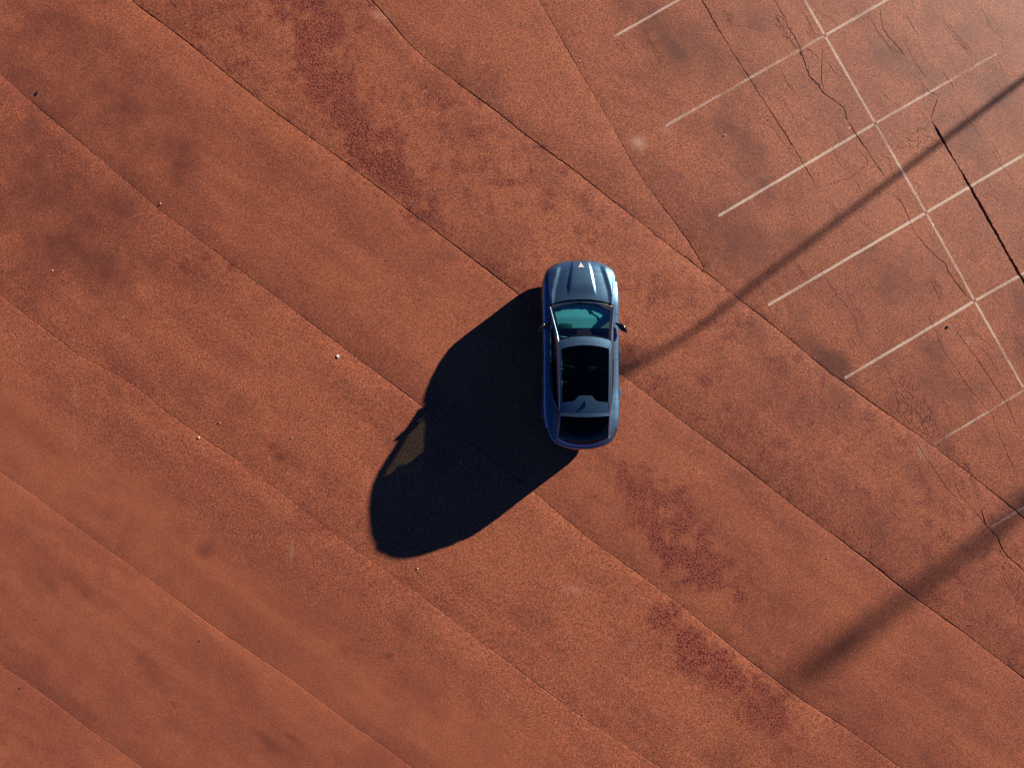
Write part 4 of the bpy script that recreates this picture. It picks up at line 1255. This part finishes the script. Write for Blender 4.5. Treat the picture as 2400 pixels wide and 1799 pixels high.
hd = rbox('lamp_head', (-.56, .18, 8.54), (.80, .38, .16), .06, M_GALV, lp, rot=(0, 0, math.radians(-22)))
rbox('lens', (-.56, .18, 8.455), (.62, .28, .02), .008, M_LENS, hd, rot=(0, 0, math.radians(-22)))
rbox('base_plate', (0, 0, .02), (.36, .36, .06), .01, M_CONC, lp)
rbox('access_door', (0, -.083, .70), (.09, .02, .30), .006, M_GALV, lp)
h2 = 21.0
fl = empty('floodlight_mast', shadow_base(1850, 1610, h2))
tag(fl, 'tall thick floodlight mast, outside the frame, its blurred shadow in the lower right', 'light mast', 'lamp posts beyond the right edge')
tube('pole', [(0, 0, z) for z in np.linspace(0, h2 - .5, 12)], list(np.linspace(.28, .165, 12)), M_GALV, fl, 16)
tube('crown', [(0, 0, h2 - .55), (0, 0, h2 - .5), (0, 0, h2 - .12), (0, 0, h2 - .05)], [.15, .2, .2, .15], M_GALV, fl, 16)
for k in range(3):
    a = 2.1 * k + .4
    q = rbox('floodlight', (.28 * math.cos(a), .28 * math.sin(a), h2 - .32), (.24, .24, .2), .04, M_GALV, fl, rot=(0, .5, a))
    rbox('lens', (.34 * math.cos(a), .34 * math.sin(a), h2 - .41), (.2, .2, .03), .01, M_LENS, q, rot=(0, .5, a))
rbox('base_plate', (0, 0, .04), (.8, .8, .12), .02, M_CONC, fl)

# ------------------------------------------------------------------ loose bits on the ground
def gz(x, y):
    i = np.argmin((GV[:, 0] - x) ** 2 + (GV[:, 1] - y) ** 2)
    return float(GZ[i] + depth[i])
M_PALE = simple('pale_stone', (0.46, 0.40, 0.34), 0.8, var=.15, vscale=60)
M_DARK = simple('dark_lump', (0.022, 0.018, 0.017), 0.85, var=.3, vscale=60)
M_TAN = simple('tan_pebble', (0.42, 0.25, 0.17), 0.85, var=.2, vscale=60)
M_LEAF = simple('white_scrap', (0.74, 0.72, 0.70), 0.6, var=.05)
def stone(name, u, v, r, flat, mat, label, cat, seed, stretch=1.0, ang=0.0):
    rs_ = random.Random(seed)
    bm = bmesh.new()
    bmesh.ops.create_icosphere(bm, subdivisions=2, radius=1.0)
    dirs = [Vector((rs_.uniform(-1, 1), rs_.uniform(-1, 1), rs_.uniform(-1, 1))).normalized() for _ in range(7)]
    for vt in bm.verts:
        k = 1.0
        for d in dirs:
            q = vt.co.dot(d)
            if q > .62: k = min(k, .62 / q + .08)
        vt.co *= k * rs_.uniform(.93, 1.05)
        vt.co = Vector((vt.co.x * r * .85 * stretch, vt.co.y * r * .85, (vt.co.z + .75) * r * .7 * flat))
    me = bpy.data.meshes.new(name); bm.to_mesh(me); bm.free(); me.materials.append(mat)
    o = link(bpy.data.objects.new(name, me))
    x, y = px(u, v)
    o.location = (x, y, gz(x, y) - .002); o.rotation_euler = (0, 0, ang)
    tag(o, label, cat, 'loose bits on the asphalt')
stone('dark_lump', 87, 217, .045, .55, M_DARK, 'dark elongated lump near the upper left corner', 'debris', 1, 1.7, .6)
stone('pebble', 376, 477, .026, 1.0, M_PALE, 'white pebble casting a short dark shadow on the left joint', 'pebble', 2)
stone('pebble', 124, 634, .020, .9, M_PALE, 'small pale pebble close to the left edge', 'pebble', 3)
stone('pebble', 466, 1025, .030, .8, M_PALE, 'pale pebble beside the long dark scrape on the left', 'pebble', 4)
stone('pebble', 684, 1025, .020, .9, M_TAN, 'tan pebble left of the car shadow', 'pebble', 5)
stone('dark_lump', 2221, 766, .048, .40, M_DARK, 'black lump between the parking lines on the right', 'debris', 6, 1.25, .9)
stone('dark_lump', 46, 1612, .028, .6, M_DARK, 'small black lump near the lower left corner', 'debris', 7)
stone('dark_lump', 468, 1501, .022, .6, M_DARK, 'tiny black lump in the lower left lane', 'debris', 8)
stone('pebble', 979, 1332, .024, .8, M_PALE, 'white pebble just below the tip of the car shadow', 'pebble', 9)
stone('pebble', 1938, 1307, .022, .8, M_PALE, 'white pebble in the lower right lane, by the blurred mast shadow', 'pebble', 10)
stone('pebble', 1970, 950, .020, .8, M_PALE, 'white pebble on the dark staining below the parking lines', 'pebble', 11)
stone('pebble', 1699, 317, .022, .8, M_PALE, 'white pebble on the dark blotch between two parking lines', 'pebble', 12)
stone('pebble', 515, 990, .018, 1.0, M_TAN, 'thin tan stone chip right of the left tar staining', 'pebble', 13, 1.6, 1.9)
stone('pebble', 225, 818, .018, 1.0, M_TAN, 'tan pebble above the cracked left joint', 'pebble', 14)
stone('pebble', 1358, 143, .020, .7, M_PALE, 'white pebble near the top centre joint', 'pebble', 15)
def scrap():
    x, y = px(792, 835)
    bm = bmesh.new()
    vs = [bm.verts.new(p) for p in ((-.032, .048, .004), (.040, .030, .014), (.034, -.020, .010), (-.004, -.052, .002), (-.028, -.006, .016))]
    f = bm.faces.new(vs)
    r = bmesh.ops.extrude_face_region(bm, geom=[f])
    for g in r['geom']:
        if isinstance(g, bmesh.types.BMVert): g.co.z += .005
    bmesh.ops.recalc_face_normals(bm, faces=bm.faces)
    me = bpy.data.meshes.new('paper_scrap'); bm.to_mesh(me); bm.free(); me.materials.append(M_LEAF)
    o = link(bpy.data.objects.new('paper_scrap', me)); o.location = (x, y, gz(x, y) + .001)
    tag(o, 'white triangular scrap lying left of the car shadow', 'scrap', 'loose bits on the asphalt')
scrap()
